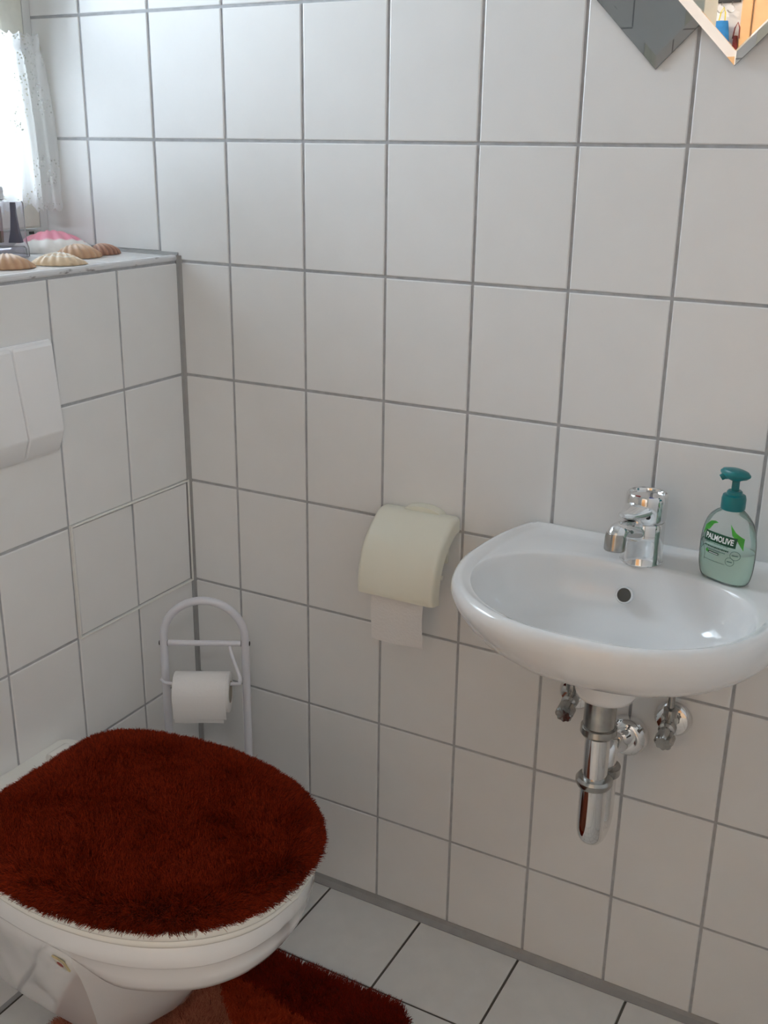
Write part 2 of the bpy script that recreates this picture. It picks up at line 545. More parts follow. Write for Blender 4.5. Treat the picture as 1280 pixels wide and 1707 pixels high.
for hx in (0.165, 0.205):
    MB().tube([(hx, HY + 0.014, 1.956), (hx, HY + 0.03, 1.945)] + [tuple(p) for p in arc((hx, HY + 0.03, 1.93), 0.014, PI / 2, -PI * 0.9, (1, 0, 0), (0, 0, 1))], 0.0022, 8).build('hook', M['hookmetal'], rail)


def pouch(name, x0, x1, z0, z1, yy, material, label, strap, cat='bag'):
    t = thing(name, label, cat, ((x0 + x1) / 2, yy, z0))
    rings = []
    n = 20
    for i in range(9):
        f = i / 8
        z = z0 + (z1 - z0) * f
        w = (x1 - x0) / 2 * (1.0 - 0.35 * f ** 2) * (0.75 + 0.25 * math.sin(min(1, f * 4) * PI / 2))
        dd = 0.022 * (1 - 0.6 * f) + 0.004
        rings.append([((x0 + x1) / 2 + w * math.cos(2 * PI * k / n), yy + dd * math.sin(2 * PI * k / n) * (1 + 0.25 * math.sin(5 * k + i)), z) for k in range(n)])
    MB().loft(rings).build('body', material, t)
    MB().tube([((x0 + x1) / 2 - 0.012, yy, z1 - 0.01), ((x0 + x1) / 2 - 0.006, yy, z1 + 0.03), ((x0 + x1) / 2 + 0.004, yy, z1 + 0.05), ((x0 + x1) / 2 + 0.012, yy, z1 + 0.03), ((x0 + x1) / 2 + 0.014, yy, z1 - 0.01)], 0.0025, 8).build('strap', strap, t)
    return t


pouch('cloth_pouch', 0.135, 0.215, 1.755, 1.885, HY + 0.04, M['bluecloth'], 'small blue cloth pouch hanging in the mirrored hall', M['yellow'])
pouch('cloth_pouch', 0.222, 0.244, 1.76, 1.83, HY + 0.020, M['redcloth'], 'small dark red pouch hanging beside the blue one in the mirrored hall', M['redcloth'])

# ------------------------------------------------------------------ mirrors
def diamond(name, tip, side, y_back, thick, bevel, drop, material, label):
    """square mirror standing on its tip, with a polished bevelled rim"""
    hd = side / math.sqrt(2)
    cx, cz = tip[0], tip[1] + hd
    t = thing(name, label, 'mirror', (cx, y_back, tip[1]))
    def ring(r, y): return [(cx, y, cz - r), (cx + r, y, cz), (cx, y, cz + r), (cx - r, y, cz)]
    ri = hd - bevel * math.sqrt(2)
    yb, ye, yf = y_back, y_back - (thick - drop), y_back - thick
    MB().loft([ring(hd - 0.0006, yb), ring(hd - 0.0006, yb - 0.0005)]).build('backing', M['mirroredge'], t, smooth=False)
    add('silvering', ring(hd - 0.0008, yb - 0.0008), [(0, 1, 2, 3)], material, t)
    MB().loft([ring(hd, yb - 0.0006), ring(hd, ye), ring(ri, yf)]).build('glass', M['mirrorglass'], t, smooth=False)
    return t


diamond('diamond_mirror', (0.8112, 1.4818), 0.28, -0.0005, 0.005, 0.012, 0.0010, M['smoked'], 'smoked grey diamond mirror tucked behind the clear one')
diamond('diamond_mirror', (0.9130, 1.4838), 0.28, -0.0065, 0.006, 0.0125, 0.0018, M['mirror'], 'clear diamond mirror with slanted glass rim showing the hall')

# ------------------------------------------------------------------ access hatch in the tiled box
hatch = thing('inspection_hatch', 'two tile inspection hatch with thin aluminium frame in the corner', 'hatch', (0, -0.155, 0.588))
hy0, hy1, hz0, hz1 = -0.306, -0.004, 0.588, 0.788
fs = 0.0016
for a, b in (((-0.003, hy0 - fs, hz1 - fs), (0.0036, hy1, hz1 + fs)), ((-0.003, hy0 - fs, hz0 - fs), (0.0036, hy1, hz0 + fs)),
             ((-0.003, hy0 - fs, hz0 + fs), (0.0036, hy0 + fs, hz1 - fs)), ((-0.003, hy1 - 2 * fs, hz0 + fs), (0.0036, hy1, hz1 - fs))):
    MB().box(a, b, 0.0008).build('frame_strip', M['alu'], hatch, smooth=False)
tile(hatch, hy0 + 0.001, -0.156, hz0, hz1, R_LEFT, 0.0, M['tile'], 0.0078, proud=0.0008)
tile(hatch, -0.158, hy1 - 0.002, hz0, hz1, R_LEFT, 0.0, M['tile'], 0.0078, proud=0.0006)

# ------------------------------------------------------------------ flush plate
def plate_block(y0, y1, z0, z1, d_top, d_bot, mb, back=0.0, lean=(0.0, 0.0), r=0.004):
    """plate that swells out towards the bottom, then cuts back; lean shifts an end sideways at the top"""
    prof = [(back, z1), (d_top * 0.45, z1), (d_top * 0.8, z1 - 0.002), (d_top, z1 - 0.006), (d_bot, z0 + 0.036), (d_bot * 0.99, z0 + 0.034), (d_bot * 0.96, z0 + 0.031), (d_bot * 0.45, z0 + 0.004), (d_bot * 0.3, z0), (back, z0)]
    rings = []
    for y, sh, ln in ((y0, r, lean[0]), (y0 + r * 0.3, r * 0.3, lean[0]), (y0 + r, 0, lean[0]), (y1 - r, 0, lean[1]), (y1 - r * 0.3, r * 0.3, lean[1]), (y1, r, lean[1])):
        rings.append([(max(back, x - sh * (x > back)), y + ln * (z - z0) / (z1 - z0), z - sh * (z > (z0 + z1) / 2) * 0.8 + sh * (z < (z0 + z1) / 2) * 0.3) for x, z in prof])
    mb.loft(rings)
    return mb


fp = thing('flush_plate', 'white dual button flush plate above the toilet', 'flush plate', (0, -0.48, 0.92))
plate_block(-0.655, -0.318, 0.922, 1.098, 0.009, 0.016, MB(), 0.0005).build('plate', M['plastic'], fp, angle=18)
plate_block(-0.650, -0.3935, 0.924, 1.0955, 0.012, 0.0225, MB(), 0.004, (0, -0.008), 0.0025).build('full_flush_button', M['plastic'], fp, angle=18)
plate_block(-0.3915, -0.3215, 0.924, 1.0955, 0.012, 0.0225, MB(), 0.004, (-0.008, 0), 0.0025).build('half_flush_button', M['plastic'], fp, angle=18)

# ------------------------------------------------------------------ wash basin
CX, CY = 0.872, -0.19
TH_N = 128


def radial(pts, c, n=TH_N):
    """resample a star-shaped closed outline at n even directions round c"""
    p = np.array(pts, float) - np.array(c)
    a = np.unwrap(np.arctan2(p[:, 1], p[:, 0]))
    r = np.hypot(p[:, 0], p[:, 1])
    if a[-1] < a[0]: a, r = a[::-1], r[::-1]
    A = np.concatenate([a - 2 * PI, a, a + 2 * PI]); Rr = np.concatenate([r, r, r])
    o = np.argsort(A)
    th = np.arange(n) * 2 * PI / n
    return np.interp(th, A[o], Rr[o])


half = spline([(0.0, -0.392), (0.06, -0.387), (0.115, -0.368), (0.167, -0.329), (0.203, -0.275), (0.221, -0.21), (0.2225, -0.155), (0.2165, -0.09), (0.204, -0.038), (0.192, -0.008), (0.182, -0.0005)], 10)
outl = [(CX + p[0], p[1]) for p in half] + [(CX + t, -0.0005) for t in np.linspace(0.17, -0.17, 30)] + [(CX - p[0], p[1]) for p in reversed(half)][:-1]
RO = radial(outl, (CX, CY))
IC = (0.870, -0.228)
inn = []
for i in range(200):
    a = 2 * PI * i / 200
    nn = 2.5
    ca, sa = math.cos(a), math.sin(a)
    bb = 0.133
    inn.append((IC[0] + 0.190 * math.copysign(abs(ca) ** (2 / nn), ca), IC[1] + bb * math.copysign(abs(sa) ** (2 / nn), sa)))
RI = radial(inn, IC)
TH = np.arange(TH_N) * 2 * PI / TH_N


def oring(s, z, sx=None):
    sx = s if sx is None else sx
    sr = min(1.0, s + 0.03) if sx < s else sx
    return [(CX + RO[i] * (sx if math.cos(TH[i]) < 0 else sr) * math.cos(TH[i]), min(CY + RO[i] * s * math.sin(TH[i]), -0.0005), z) for i in range(TH_N)]


def oin(d, z):
    return [(CX + (RO[i] - d) * math.cos(TH[i]), min(CY + (RO[i] - d) * math.sin(TH[i]), -0.0005), z) for i in range(TH_N)]


def iring(s, z):
    return [(IC[0] + RI[i] * s * math.cos(TH[i]), IC[1] + RI[i] * s * math.sin(TH[i]), z) for i in range(TH_N)]


def mix(a, b, f, z):
    return [(p[0] * (1 - f) + q[0] * f, p[1] * (1 - f) + q[1] * f, z) for p, q in zip(a, b)]


ZR = 0.834
basin = thing('wash_basin', 'small white ceramic wash basin mounted on the tiled wall', 'wash basin', (CX, -0.19, 0.64))
rings = []
def coll(r, z): return [(CX + r * math.cos(t), -0.19 + r * math.sin(t), z) for t in TH]
rings += [coll(0.036, 0.6655), coll(0.040, 0.667), coll(0.0425, 0.674), coll(0.044, 0.724)]
for s, sx, z in [(0.34, 0.32, 0.728), (0.52, 0.46, 0.733), (0.68, 0.60, 0.743), (0.80, 0.72, 0.756), (0.89, 0.83, 0.771), (0.95, 0.92, 0.787), (0.985, 0.98, 0.804)]:
    rings.append(oring(s, z, sx))
for d, z in [(0.0, ZR - 0.018), (0.0008, ZR - 0.009), (0.004, ZR - 0.003), (0.010, ZR), (0.015, ZR - 0.001), (0.021, ZR - 0.005), (0.026, ZR - 0.0065)]:
    rings.append(oin(d, z))
O0 = oin(0.026, 0); I0 = iring(1.012, 0)
for f in (0.3, 0.6, 0.85): rings.append(mix(O0, I0, f, ZR - 0.0068))
for s, z in [(1.012, ZR - 0.0072), (1.0, ZR - 0.0092), (0.986, ZR - 0.0155), (0.966, ZR - 0.030), (0.93, ZR - 0.053), (0.86, ZR - 0.073), (0.76, ZR - 0.085), (0.6, ZR - 0.092), (0.4, ZR - 0.096), (0.2, ZR - 0.098)]:
    rings.append(iring(s, z))
MB().loft(rings).build('bowl', M['ceramic'], basin, angle=80)
MB().lathe([(0.020, 0), (0.032, 0.001), (0.034, 0.003), (0.030, 0.004), (0.02, 0.0032)], (IC[0], IC[1], ZR - 0.0975), n=32).build('drain_ring', M['chrome'], basin)
# overflow: the shade inside the hole is painted as a flat dark disc
oc = Vector((0.8655, -0.1145, 0.7865)); on = Vector((0, -0.93, 0.36))
MB().lathe([(0.0098, 0.0015), (0.0102, 0.003), (0.0115, 0.0032), (0.0125, 0.001), (0.0125, -0.004), (0.0098, -0.004), (0.0098, 0.0015)], oc, on, 32, False, False).build('overflow_ring', M['ceramic'], basin)
MB().lathe([(0.0104, 0.0002), (0.0104, 0.0012)], oc, on, 32).build('overflow_shade_disc', M['dark'], basin)

# ------------------------------------------------------------------ tap
TX, TY, TZ = 0.873, -0.07, ZR - 0.0075
TPSI = math.radians(17)
def tp(d, sd, z):
    """tap space: d forward along the spout, sd sideways"""
    return (TX - math.sin(TPSI) * d + math.cos(TPSI) * sd, TY - math.cos(TPSI) * d - math.sin(TPSI) * sd, TZ + z)
tap = thing('basin_tap', 'chrome single lever tap on the wash basin', 'tap', (TX, TY, TZ))
# body leans into the spout; the top of the body is cut on a slant
MB().lathe([(0.0300, 0), (0.0305, 0.0015), (0.0295, 0.0035), (0.0290, 0.03), (0.0288, 0.058), (0.0275, 0.0605)], (TX, TY, TZ), n=48).build('body', M['chrome'], tap)
sp = spline([tp(0.010, 0, 0.046), tp(0.035, 0, 0.053), tp(0.057, 0, 0.0585), tp(0.068, 0, 0.0565), tp(0.0715, 0, 0.047)], 6)
MB().tube(sp, [0.0165 - 0.0025 * min(1, i / 12) for i in range(len(sp))], 24).build('spout', M['chrome'], tap)
MB().lathe([(0.0135, 0.012), (0.0148, 0.006), (0.0148, -0.011), (0.0135, -0.0125), (0.011, -0.0122)], tp(0.0715, 0, 0.046), (0, 0.10, 1), 32).build('aerator', M['chrome2'], tap)
MB().lathe([(0.0262, 0.0605), (0.0285, 0.064), (0.0292, 0.068), (0.0292, 0.094), (0.0288, 0.099), (0.0272, 0.1015), (0.0250, 0.1005), (0.0242, 0.0975), (0.0, 0.0985)], (TX, TY, TZ), n=48).build('handle', M['chrome'], tap)
lv = []
for (dy, hw, z0, z1) in [(0.014, 0.024, 0.066, 0.096), (0.028, 0.019, 0.067, 0.092), (0.040, 0.0145, 0.0695, 0.088), (0.050, 0.0115, 0.073, 0.0865), (0.057, 0.0085, 0.0765, 0.0855), (0.0605, 0.0045, 0.079, 0.084)]:
    lv.append([tp(dy, hw * math.cos(2 * PI * k / 20), (z0 + z1) / 2 + (z1 - z0) / 2 * math.sin(2 * PI * k / 20)) for k in range(20)])
MB().loft(lv).build('lever', M['chrome'], tap)
mred = mat('red_mark', srgb(190, 40, 40), rough=0.4); mblue = mat('blue_mark', srgb(50, 60, 160), rough=0.4)
for sx, mm, nm in ((-0.0095, mred, 'hot_mark'), (0.0095, mblue, 'cold_mark')):
    MB().box((TX + sx - 0.0034, TY - 0.0135, TZ + 0.0979), (TX + sx + 0.0034, TY - 0.0115, TZ + 0.0986)).build(nm, mm, tap, smooth=False)
MB().lathe([(0.0034, 0), (0.0034, 0.0012), (0.001, 0.0016)], (TX + 0.0105, TY - 0.0268, TZ + 0.0745), (0.36, -0.93, 0), 16).build('set_screw', M['rubber'], tap)

# ------------------------------------------------------------------ waste trap
SX, SY = 0.867, -0.19
trap = thing('bottle_trap', 'chrome drain trap hanging under the wash basin', 'drain trap', (SX, SY, 0.425))
Q = 0.0145
MB().lathe([(0.0225, 0.668), (0.0225, 0.600 + Q)], (SX, SY, 0), n=36).build('tailpiece', M['chrome2'], trap)
MB().lathe([(0.0225, 0.603 + Q), (0.0255, 0.601 + Q), (0.026, 0.592 + Q), (0.0235, 0.588 + Q), (0.0185, 0.587 + Q)], (SX, SY, 0), n=36).build('slip_nut', M['chrome2'], trap)
MB().lathe([(0.0178, 0.59 + Q), (0.0178, 0.505 + Q)], (SX, SY, 0), n=36).build('inlet_pipe', M['chrome'], trap)
MB().lathe([(0.018, 0.520 + Q), (0.0235, 0.519 + Q), (0.0265, 0.515 + Q), (0.0265, 0.510 + Q), (0.024, 0.505 + Q), (0.0195, 0.504 + Q)], (SX, SY, 0), n=36).build('slip_nut', M['chrome2'], trap)
up = [(SX, SY, 0.505 + Q), (SX, SY, 0.47 + Q), (SX, SY, 0.447 + Q)] + [tuple(p) for p in arc((SX, SY + 0.024, 0.438 + Q), 0.024, PI, 2 * PI, (0, 1, 0), (0, 0, 1), 12)] + [(SX, SY + 0.048, 0.46 + Q), (SX, SY + 0.050, 0.50 + Q)]
MB().tube(up, 0.0195, 28).build('u_bend', M['chrome'], trap)
MB().lathe([(0.0185, 0.512 + Q), (0.0235, 0.510 + Q), (0.0235, 0.498 + Q), (0.0195, 0.496 + Q)], (SX, SY + 0.050, 0), n=32).build('slip_nut', M['chrome2'], trap)
op = spline([(SX, SY + 0.050, 0.50 + Q), (SX, SY + 0.060, 0.53 + Q), (SX - 0.001, SY + 0.085, 0.545), (SX - 0.002, SY + 0.125, 0.522), (SX - 0.003, -0.006, 0.503)], 8)
MB().tube(op, 0.0155, 24).build('outlet_pipe', M['chrome'], trap)
MB().lathe([(0.034, 0.0005), (0.034, 0.006), (0.032, 0.013), (0.027, 0.019), (0.0215, 0.021), (0.0175, 0.021)], (SX - 0.003, 0, 0.503), (0, -1, 0), 40).build('wall_flange', M['chrome'], trap)

# ------------------------------------------------------------------ angle valves
def valve(x, z, label, turn):
    t = thing('angle_valve', label, 'valve', (x, 0, z), 'stop valves under the basin')
    MB().lathe([(0.029, 0.0005), (0.0285, 0.006), (0.024, 0.012), (0.013, 0.0145), (0.012, 0.0145)], (x, 0, z), (0, -1, 0), 36).build('rosette', M['chrome'], t)
    MB().lathe([(0.0095, 0.01), (0.0095, 0.03), (0.0125, 0.031), (0.0125, 0.046), (0.0085, 0.049), (0.0065, 0.056)], (x, 0, z), (0, -1, 0), 28).build('valve_body', M['chrome2'], t)
    MB().lathe([(0.008, 0), (0.008, 0.018), (0.0105, 0.018), (0.0105, 0.030), (0.006, 0.032), (0.005, 0.032), (0.005, 0.14)], (x, -0.030, z), (0, 0, 1), 20).build('supply_pipe', M['chrome2'], t)
    # fluted knob
    n = 48
    ax = Vector((0.0, -0.97, -0.24)).normalized(); q = Vector((0, 0, 1)).rotation_difference(ax)
    c = Vector((x + turn, -0.052, z - 0.001))
    rings = []
    for r, h in [(0.0065, 0.0), (0.012, 0.002), (0.0135, 0.006), (0.0135, 0.020), (0.0115, 0.024), (0.004, 0.0235)]:
        rings.append([c + q @ Vector(((r * (1 + 0.09 * math.cos(8 * 2 * PI * k / n) * (r > 0.009))) * math.cos(2 * PI * k / n), (r * (1 + 0.09 * math.cos(8 * 2 * PI * k / n) * (r > 0.009))) * math.sin(2 * PI * k / n), h)) for k in range(n)])
    MB().loft(rings).build('knob', M['chrome2'], t)
    return t


valve(0.776, 0.555, 'chrome stop valve left of the drain trap under the basin', 0.002)
valve(0.931, 0.552, 'chrome stop valve right of the drain trap with round wall rosette', 0.003)

# ------------------------------------------------------------------ soap bottle
BX, BY, BZ = 0.992, -0.084, ZR - 0.0066
BROT = math.radians(-27)
soap = thing('soap_dispenser', 'green liquid soap pump bottle on the wash basin rim', 'soap bottle', (BX, BY, BZ))
BP = spline([(0.030, 0.0), (0.0345, 0.0015), (0.0378, 0.008), (0.0400, 0.022), (0.0408, 0.040), (0.0400, 0.058), (0.0372, 0.074), (0.0320, 0.0865), (0.0235, 0.0955), (0.0150, 0.1005), (0.0125, 0.103)], 5)
BPz = np.array([p[1] for p in BP]); BPw = np.array([p[0] for p in BP])
BD = lambda z: np.interp(z, [0, 0.004, 0.02, 0.06, 0.085, 0.1005, 0.103], [0.017, 0.0205, 0.0235, 0.0235, 0.020, 0.0135, 0.0125])
cb, sb = math.cos(BROT), math.sin(BROT)


def bl(u, v, z):
    """bottle local -> world"""
    return (BX + u * cb - v * sb, BY + u * sb + v * cb, BZ + z)


def bring(w, d, z, n=48, e=2.35):
    out = []
    for k in range(n):
        a = 2 * PI * k / n
        ca, sa = math.cos(a), math.sin(a)
        out.append(bl(w * math.copysign(abs(ca) ** (2 / e), ca), d * math.copysign(abs(sa) ** (2 / e), sa), z))
    return out


M['bottle'] = mat_clear('clear_bottle', (0.985, 0.995, 0.99, 1), ior=1.25, rough=0.06, milky=0.24, milk=(0.86, 0.92, 0.90, 1))
M['soapliq'] = mat('mint_soap', (0.66, 0.93, 0.80, 1), rough=0.4, sss=0.15)
MB().loft([bring(w, BD(z), z) for w, z in zip(BPw, BPz)]).build('bottle', M['bottle'], soap, angle=60)
liq = []
for z in np.linspace(0.003, 0.046, 10):
    liq.append(bring(np.interp(z, BPz, BPw) - 0.0016, BD(z) - 0.0016, z))
MB().loft(liq).build('liquid_soap', M['soapliq'], soap, angle=60)
def blathe(prof, n=32): return MB().lathe([(r, h) for r, h in prof], (BX, BY, BZ), n=n)
blathe([(0.0152, 0.1015), (0.0160, 0.103), (0.0160, 0.116), (0.0148, 0.121), (0.0105, 0.1225), (0.0100, 0.126), (0.0085, 0.1275)]).build('collar', M['teal'], soap)
blathe([(0.0050, 0.125), (0.0050, 0.144), (0.0045, 0.144)]).build('stem', M['teal'], soap)
hd = []
for (w, d, z, off) in [(0.006, 0.006, 0.141, 0), (0.010, 0.008, 0.1435, 0.003), (0.0185, 0.011, 0.1465, 0.003), (0.0225, 0.0125, 0.150, 0.003), (0.0228, 0.0125, 0.152, 0.003), (0.0190, 0.0105, 0.1555, 0.003), (0.010, 0.006, 0.1575, 0.003)]:
    hd.append([bl(w * math.cos(2 * PI * k / 32), -off + d * math.sin(2 * PI * k / 32), z) for k in range(32)])
MB().loft(hd).build('pump_head', M['teal'], soap)
MB().tube([bl(-0.006, -0.004, 0.148), bl(-0.012, -0.010, 0.1465), bl(-0.015, -0.013, 0.1435)], [0.0055, 0.0048, 0.0042], 14).build('nozzle', M['teal'], soap)


def on_bottle(u, z, lift=0.0004):
    w = float(np.interp(z, BPz, BPw)); d = float(BD(z)); e = 2.35
    k = min(0.999, abs(u) / w)
    v = -d * (1 - k ** e) ** (1 / e) - lift
    return bl(u, v, z)


def decal(name, poly, material, lift=0.0004, n=1):
    """flat print on the bottle: polygon (u, z), cut fine enough to follow the curve"""
    bm = bmesh.new()
    vs_ = [bm.verts.new((p[0], p[1], 0)) for p in poly]
    bm.faces.new(vs_)
    bmesh.ops.triangulate(bm, faces=bm.faces)
    bmesh.ops.subdivide_edges(bm, edges=bm.edges[:], cuts=3, use_grid_fill=True)
    bm.verts.index_update()
    v = [on_bottle(q.co.x, q.co.y, lift) for q in bm.verts]
    f = [[x.index for x in q.verts] for q in bm.faces]
    bm.free()
    return add(name, v, f, material, soap)


def decal_line(name, pts, wd, material, lift=0.0005):
    pts = [np.array(p) for p in pts]
    L, R_ = [], []
    for i, p in enumerate(pts):
        t = pts[min(i + 1, len(pts) - 1)] - pts[max(i - 1, 0)]
        t = t / (np.linalg.norm(t) + 1e-9)
        nrm = np.array([-t[1], t[0]])
        L.append(p + nrm * wd / 2); R_.append(p - nrm * wd / 2)
    v = [on_bottle(q[0], q[1], lift) for q in L + R_]
    n = len(pts)
    return add(name, v, [(i, i + 1, n + i + 1, n + i) for i in range(n - 1)], material, soap)


mg = mat('label_dark_green', srgb(8, 72, 44), rough=0.4)
mg2 = mat('label_leaf_green', srgb(64, 160, 52), rough=0.4, noise=0.3, nscale=120)
mg3 = mat('label_grey_green', srgb(90, 128, 116), rough=0.4)
mw_ = mat('label_white', (0.85, 0.87, 0.86, 1), rough=0.4)
OU = 0.003
B0, B1, Z0, Z1 = -0.0262 + OU, 0.0235 + OU, 0.0565, 0.0705
decal('leaf_print', [(B0 - 0.0045, 0.0625), (B0 - 0.003, 0.075), (B0 + 0.006, 0.0835), (B0 + 0.014, 0.0855), (B0 + 0.019, 0.0842), (B0 + 0.012, 0.081), (B0 + 0.006, 0.0715), (B0 + 0.0005, 0.0695)], mg2, 0.0003)
decal('leaf_print', [(B1 - 0.0125, 0.0870), (B1 - 0.003, 0.0770), (B1 + 0.0075, 0.0705), (B1 + 0.0085, 0.0545), (B1 + 0.0015, 0.0655), (B1 - 0.007, 0.0725)], mg2, 0.0003)
decal('name_banner', [(B0, Z0 - 0.0005), (B0 + 0.022, Z0), (B1, Z0 - 0.0005), (B1 + 0.0005, Z1 - 0.0005), (B0 + 0.022, Z1), (B0 + 0.0005, Z1 - 0.0005)], mg, 0.0005)


def text_print(name, body, u0, u1, z0, z1, material, bold=0.0, lift=0.0008):
    cu = bpy.data.curves.new('txt', 'FONT')
    cu.body = body
    cu.size = 1.0
    cu.offset = bold
    cu.resolution_u = 3
    o = bpy.data.objects.new('txt', cu)
    col.objects.link(o)
    bpy.context.view_layer.update()
    me = bpy.data.meshes.new_from_object(o.evaluated_get(bpy.context.evaluated_depsgraph_get()))
    bpy.data.objects.remove(o)
    a = np.array([tuple(v.co) for v in me.vertices])
    lo, hi = a.min(0), a.max(0)
    v = [on_bottle(u0 + (p[0] - lo[0]) / (hi[0] - lo[0]) * (u1 - u0), z0 + (p[1] - lo[1]) / (hi[1] - lo[1]) * (z1 - z0), lift) for p in a]
    f = [tuple(p.vertices) for p in me.polygons]
    bpy.data.meshes.remove(me)
    return add(name, v, f, material, soap)


text_print('brand_lettering', 'PALMOLIVE', B0 + 0.003, B1 - 0.003, Z0 + 0.003, Z1 - 0.0028, mw_, 0.028)
def blurred(name, u0, u1, z, h, gaps):
    k = 0
    u = u0
    mb_v, mb_f = [], []
    while u < u1:
        w = gaps[k % len(gaps)]
        a, b = u, min(u + w, u1)
        o = len(mb_v)
        mb_v += [on_bottle(a, z, 0.0006), on_bottle(b, z, 0.0006), on_bottle(b, z + h, 0.0006), on_bottle(a, z + h, 0.0006)]
        mb_f.append((o, o + 1, o + 2, o + 3))
        u = b + 0.0006
        k += 1
    return add(name, mb_v, mb_f, mg3 if h < 0.0016 else mg, soap)
blurred('small_print', B0 + 0.004, B1 - 0.010, 0.0545, 0.0013, (0.002, 0.0013, 0.0024, 0.0016))
blurred('small_print', B0 + 0.003, B1 - 0.008, 0.0490, 0.0018, (0.0024, 0.0016, 0.003, 0.0018))
blurred('small_print', B0 + 0.007, B1 - 0.013, 0.0452, 0.0012, (0.002, 0.003, 0.0016))
decal('print_box', [(B0 + 0.009, 0.0400), (B0 + 0.027, 0.0400), (B0 + 0.027, 0.0430), (B0 + 0.009, 0.0430)], mg, 0.0004)
decal('print_box_inner', [(B0 + 0.0115, 0.0410), (B0 + 0.0262, 0.0410), (B0 + 0.0262, 0.0420), (B0 + 0.0115, 0.0420)], mw_, 0.0007)
decal('leaf_dot', [(B0 + 0.0075 + 0.0022 * math.cos(a), 0.0428 + 0.0024 * math.sin(a)) for a in np.linspace(0, 2 * PI, 13)[:-1]], mg2, 0.0005)
blurred('small_print', B0 + 0.004, B1 - 0.012, 0.0300, 0.0009, (0.0014, 0.0022, 0.0012))
for (u, z, r) in ((B1 + 0.0005, 0.046, 0.0062), (B1 - 0.0055, 0.0362, 0.0058)):
    decal_line('round_badge', [(u + r * math.cos(t), z + r * math.sin(t)) for t in np.linspace(0, 2 * PI, 33)], 0.0006, mg3)
    decal_line('badge_mark', [(u - r * 0.6, z), (u + r * 0.6, z)], 0.0013, mg3)
decal_line('swirl_print', spline([(B0 - 0.001, 0.0580), (B0 - 0.0065, 0.0545), (B0 - 0.0065, 0.042), (B0 - 0.0030, 0.028)], 6), 0.0006, mg)
decal_line('swirl_print', spline([(B0 - 0.006, 0.055), (B0 - 0.002, 0.049), (B0 + 0.0035, 0.040), (B0 + 0.0035, 0.028)], 6), 0.0006, mg)
decal_line('swirl_print', spline([(B0 - 0.0055, 0.0415), (B0 - 0.001, 0.047), (B0 + 0.003, 0.050)], 6), 0.0006, mg)

# ------------------------------------------------------------------ wall paper holder
holder = thing('paper_holder', 'cream plastic covered toilet paper holder on the tiled wall', 'paper holder', (0.49, 0, 0.66))
HX0, HX1 = 0.420, 0.560
prof = [tuple(p) for p in spline([(-0.008, 0.8165), (-0.026, 0.8165), (-0.040, 0.8095), (-0.066, 0.790), (-0.086, 0.765), (-0.098, 0.733), (-0.102, 0.704), (-0.101, 0.691)], 5)]
back = [tuple(p) for p in spline([(-0.076, 0.687), (-0.078, 0.704), (-0.074, 0.732), (-0.062, 0.757), (-0.044, 0.776), (-0.024, 0.789), (-0.008, 0.792)], 5)]
def cover_ring(x, sh):
    """flap section drawn in towards its middle line by sh metres at the rounded ends"""
    out = []
    n = len(prof)
    for k, (y, z) in enumerate(prof):
        q = back[len(back) - 1 - int(round(k * (len(back) - 1) / (n - 1)))]
        d = math.hypot(q[0] - y, q[1] - z)
        out.append((x, y + (q[0] - y) * sh / d, z + (q[1] - z) * sh / d))
    for k, (y, z) in enumerate(back):
        out.append((x, y, z))
    return out
rings = [cover_ring(HX0, 0.008), cover_ring(HX0 + 0.0012, 0.004), cover_ring(HX0 + 0.004, 0.0012), cover_ring(HX0 + 0.008, 0.0), cover_ring(HX1 - 0.008, 0.0), cover_ring(HX1 - 0.004, 0.0012), cover_ring(HX1 - 0.0012, 0.004), cover_ring(HX1, 0.008)]
MB().loft(rings).build('cover', M['cream'], holder, angle=50)
MB().box((0.440, -0.0075, 0.730), (0.540, -0.0006, 0.812), 0.002).build('back_plate', M['cream'], holder)
# bracket that carries the roll
for xx in (0.4265,):
    MB().tube([(xx, -0.006, 0.745), (xx, -0.030, 0.735), (xx, -0.055, 0.725)], 0.003, 10).build('roll_arm', M['cream'], holder)
MB().tube([(0.4265, -0.055, 0.725), (0.5535, -0.055, 0.725)], 0.004, 12).build('roll_pin', M['cream'], holder)
# hinge tab standing above the cover
tabp = [(0.458, 0.800)] + [(0.495 + 0.037 * math.cos(a), 0.812 + 0.0145 * math.sin(a)) for a in np.linspace(PI, 0, 14)] + [(0.532, 0.800)]
MB().loft([[(x, y, z) for x, z in tabp] for y in (-0.0006, -0.014)] + [[(0.495 + (x - 0.495) * 0.95, -0.018, 0.812 + (z - 0.812) * 0.9) for x, z in tabp]]).build('hinge_tab', M['cream'], holder, angle=40)

# hanging sheet / roll of that holder
roll = thing('toilet_roll', 'toilet roll inside the cream holder with one sheet hanging out', 'toilet paper', (0.49, -0.052, 0.66))
MB().lathe([(0.0045, 0.0), (0.019, 0.0), (0.020, 0.001), (0.020, 0.097), (0.019, 0.098), (0.0045, 0.098), (0.0045, 0.0)], (0.435, -0.055, 0.725), (1, 0, 0), 40, False, False).build('roll', M['paper'], roll)


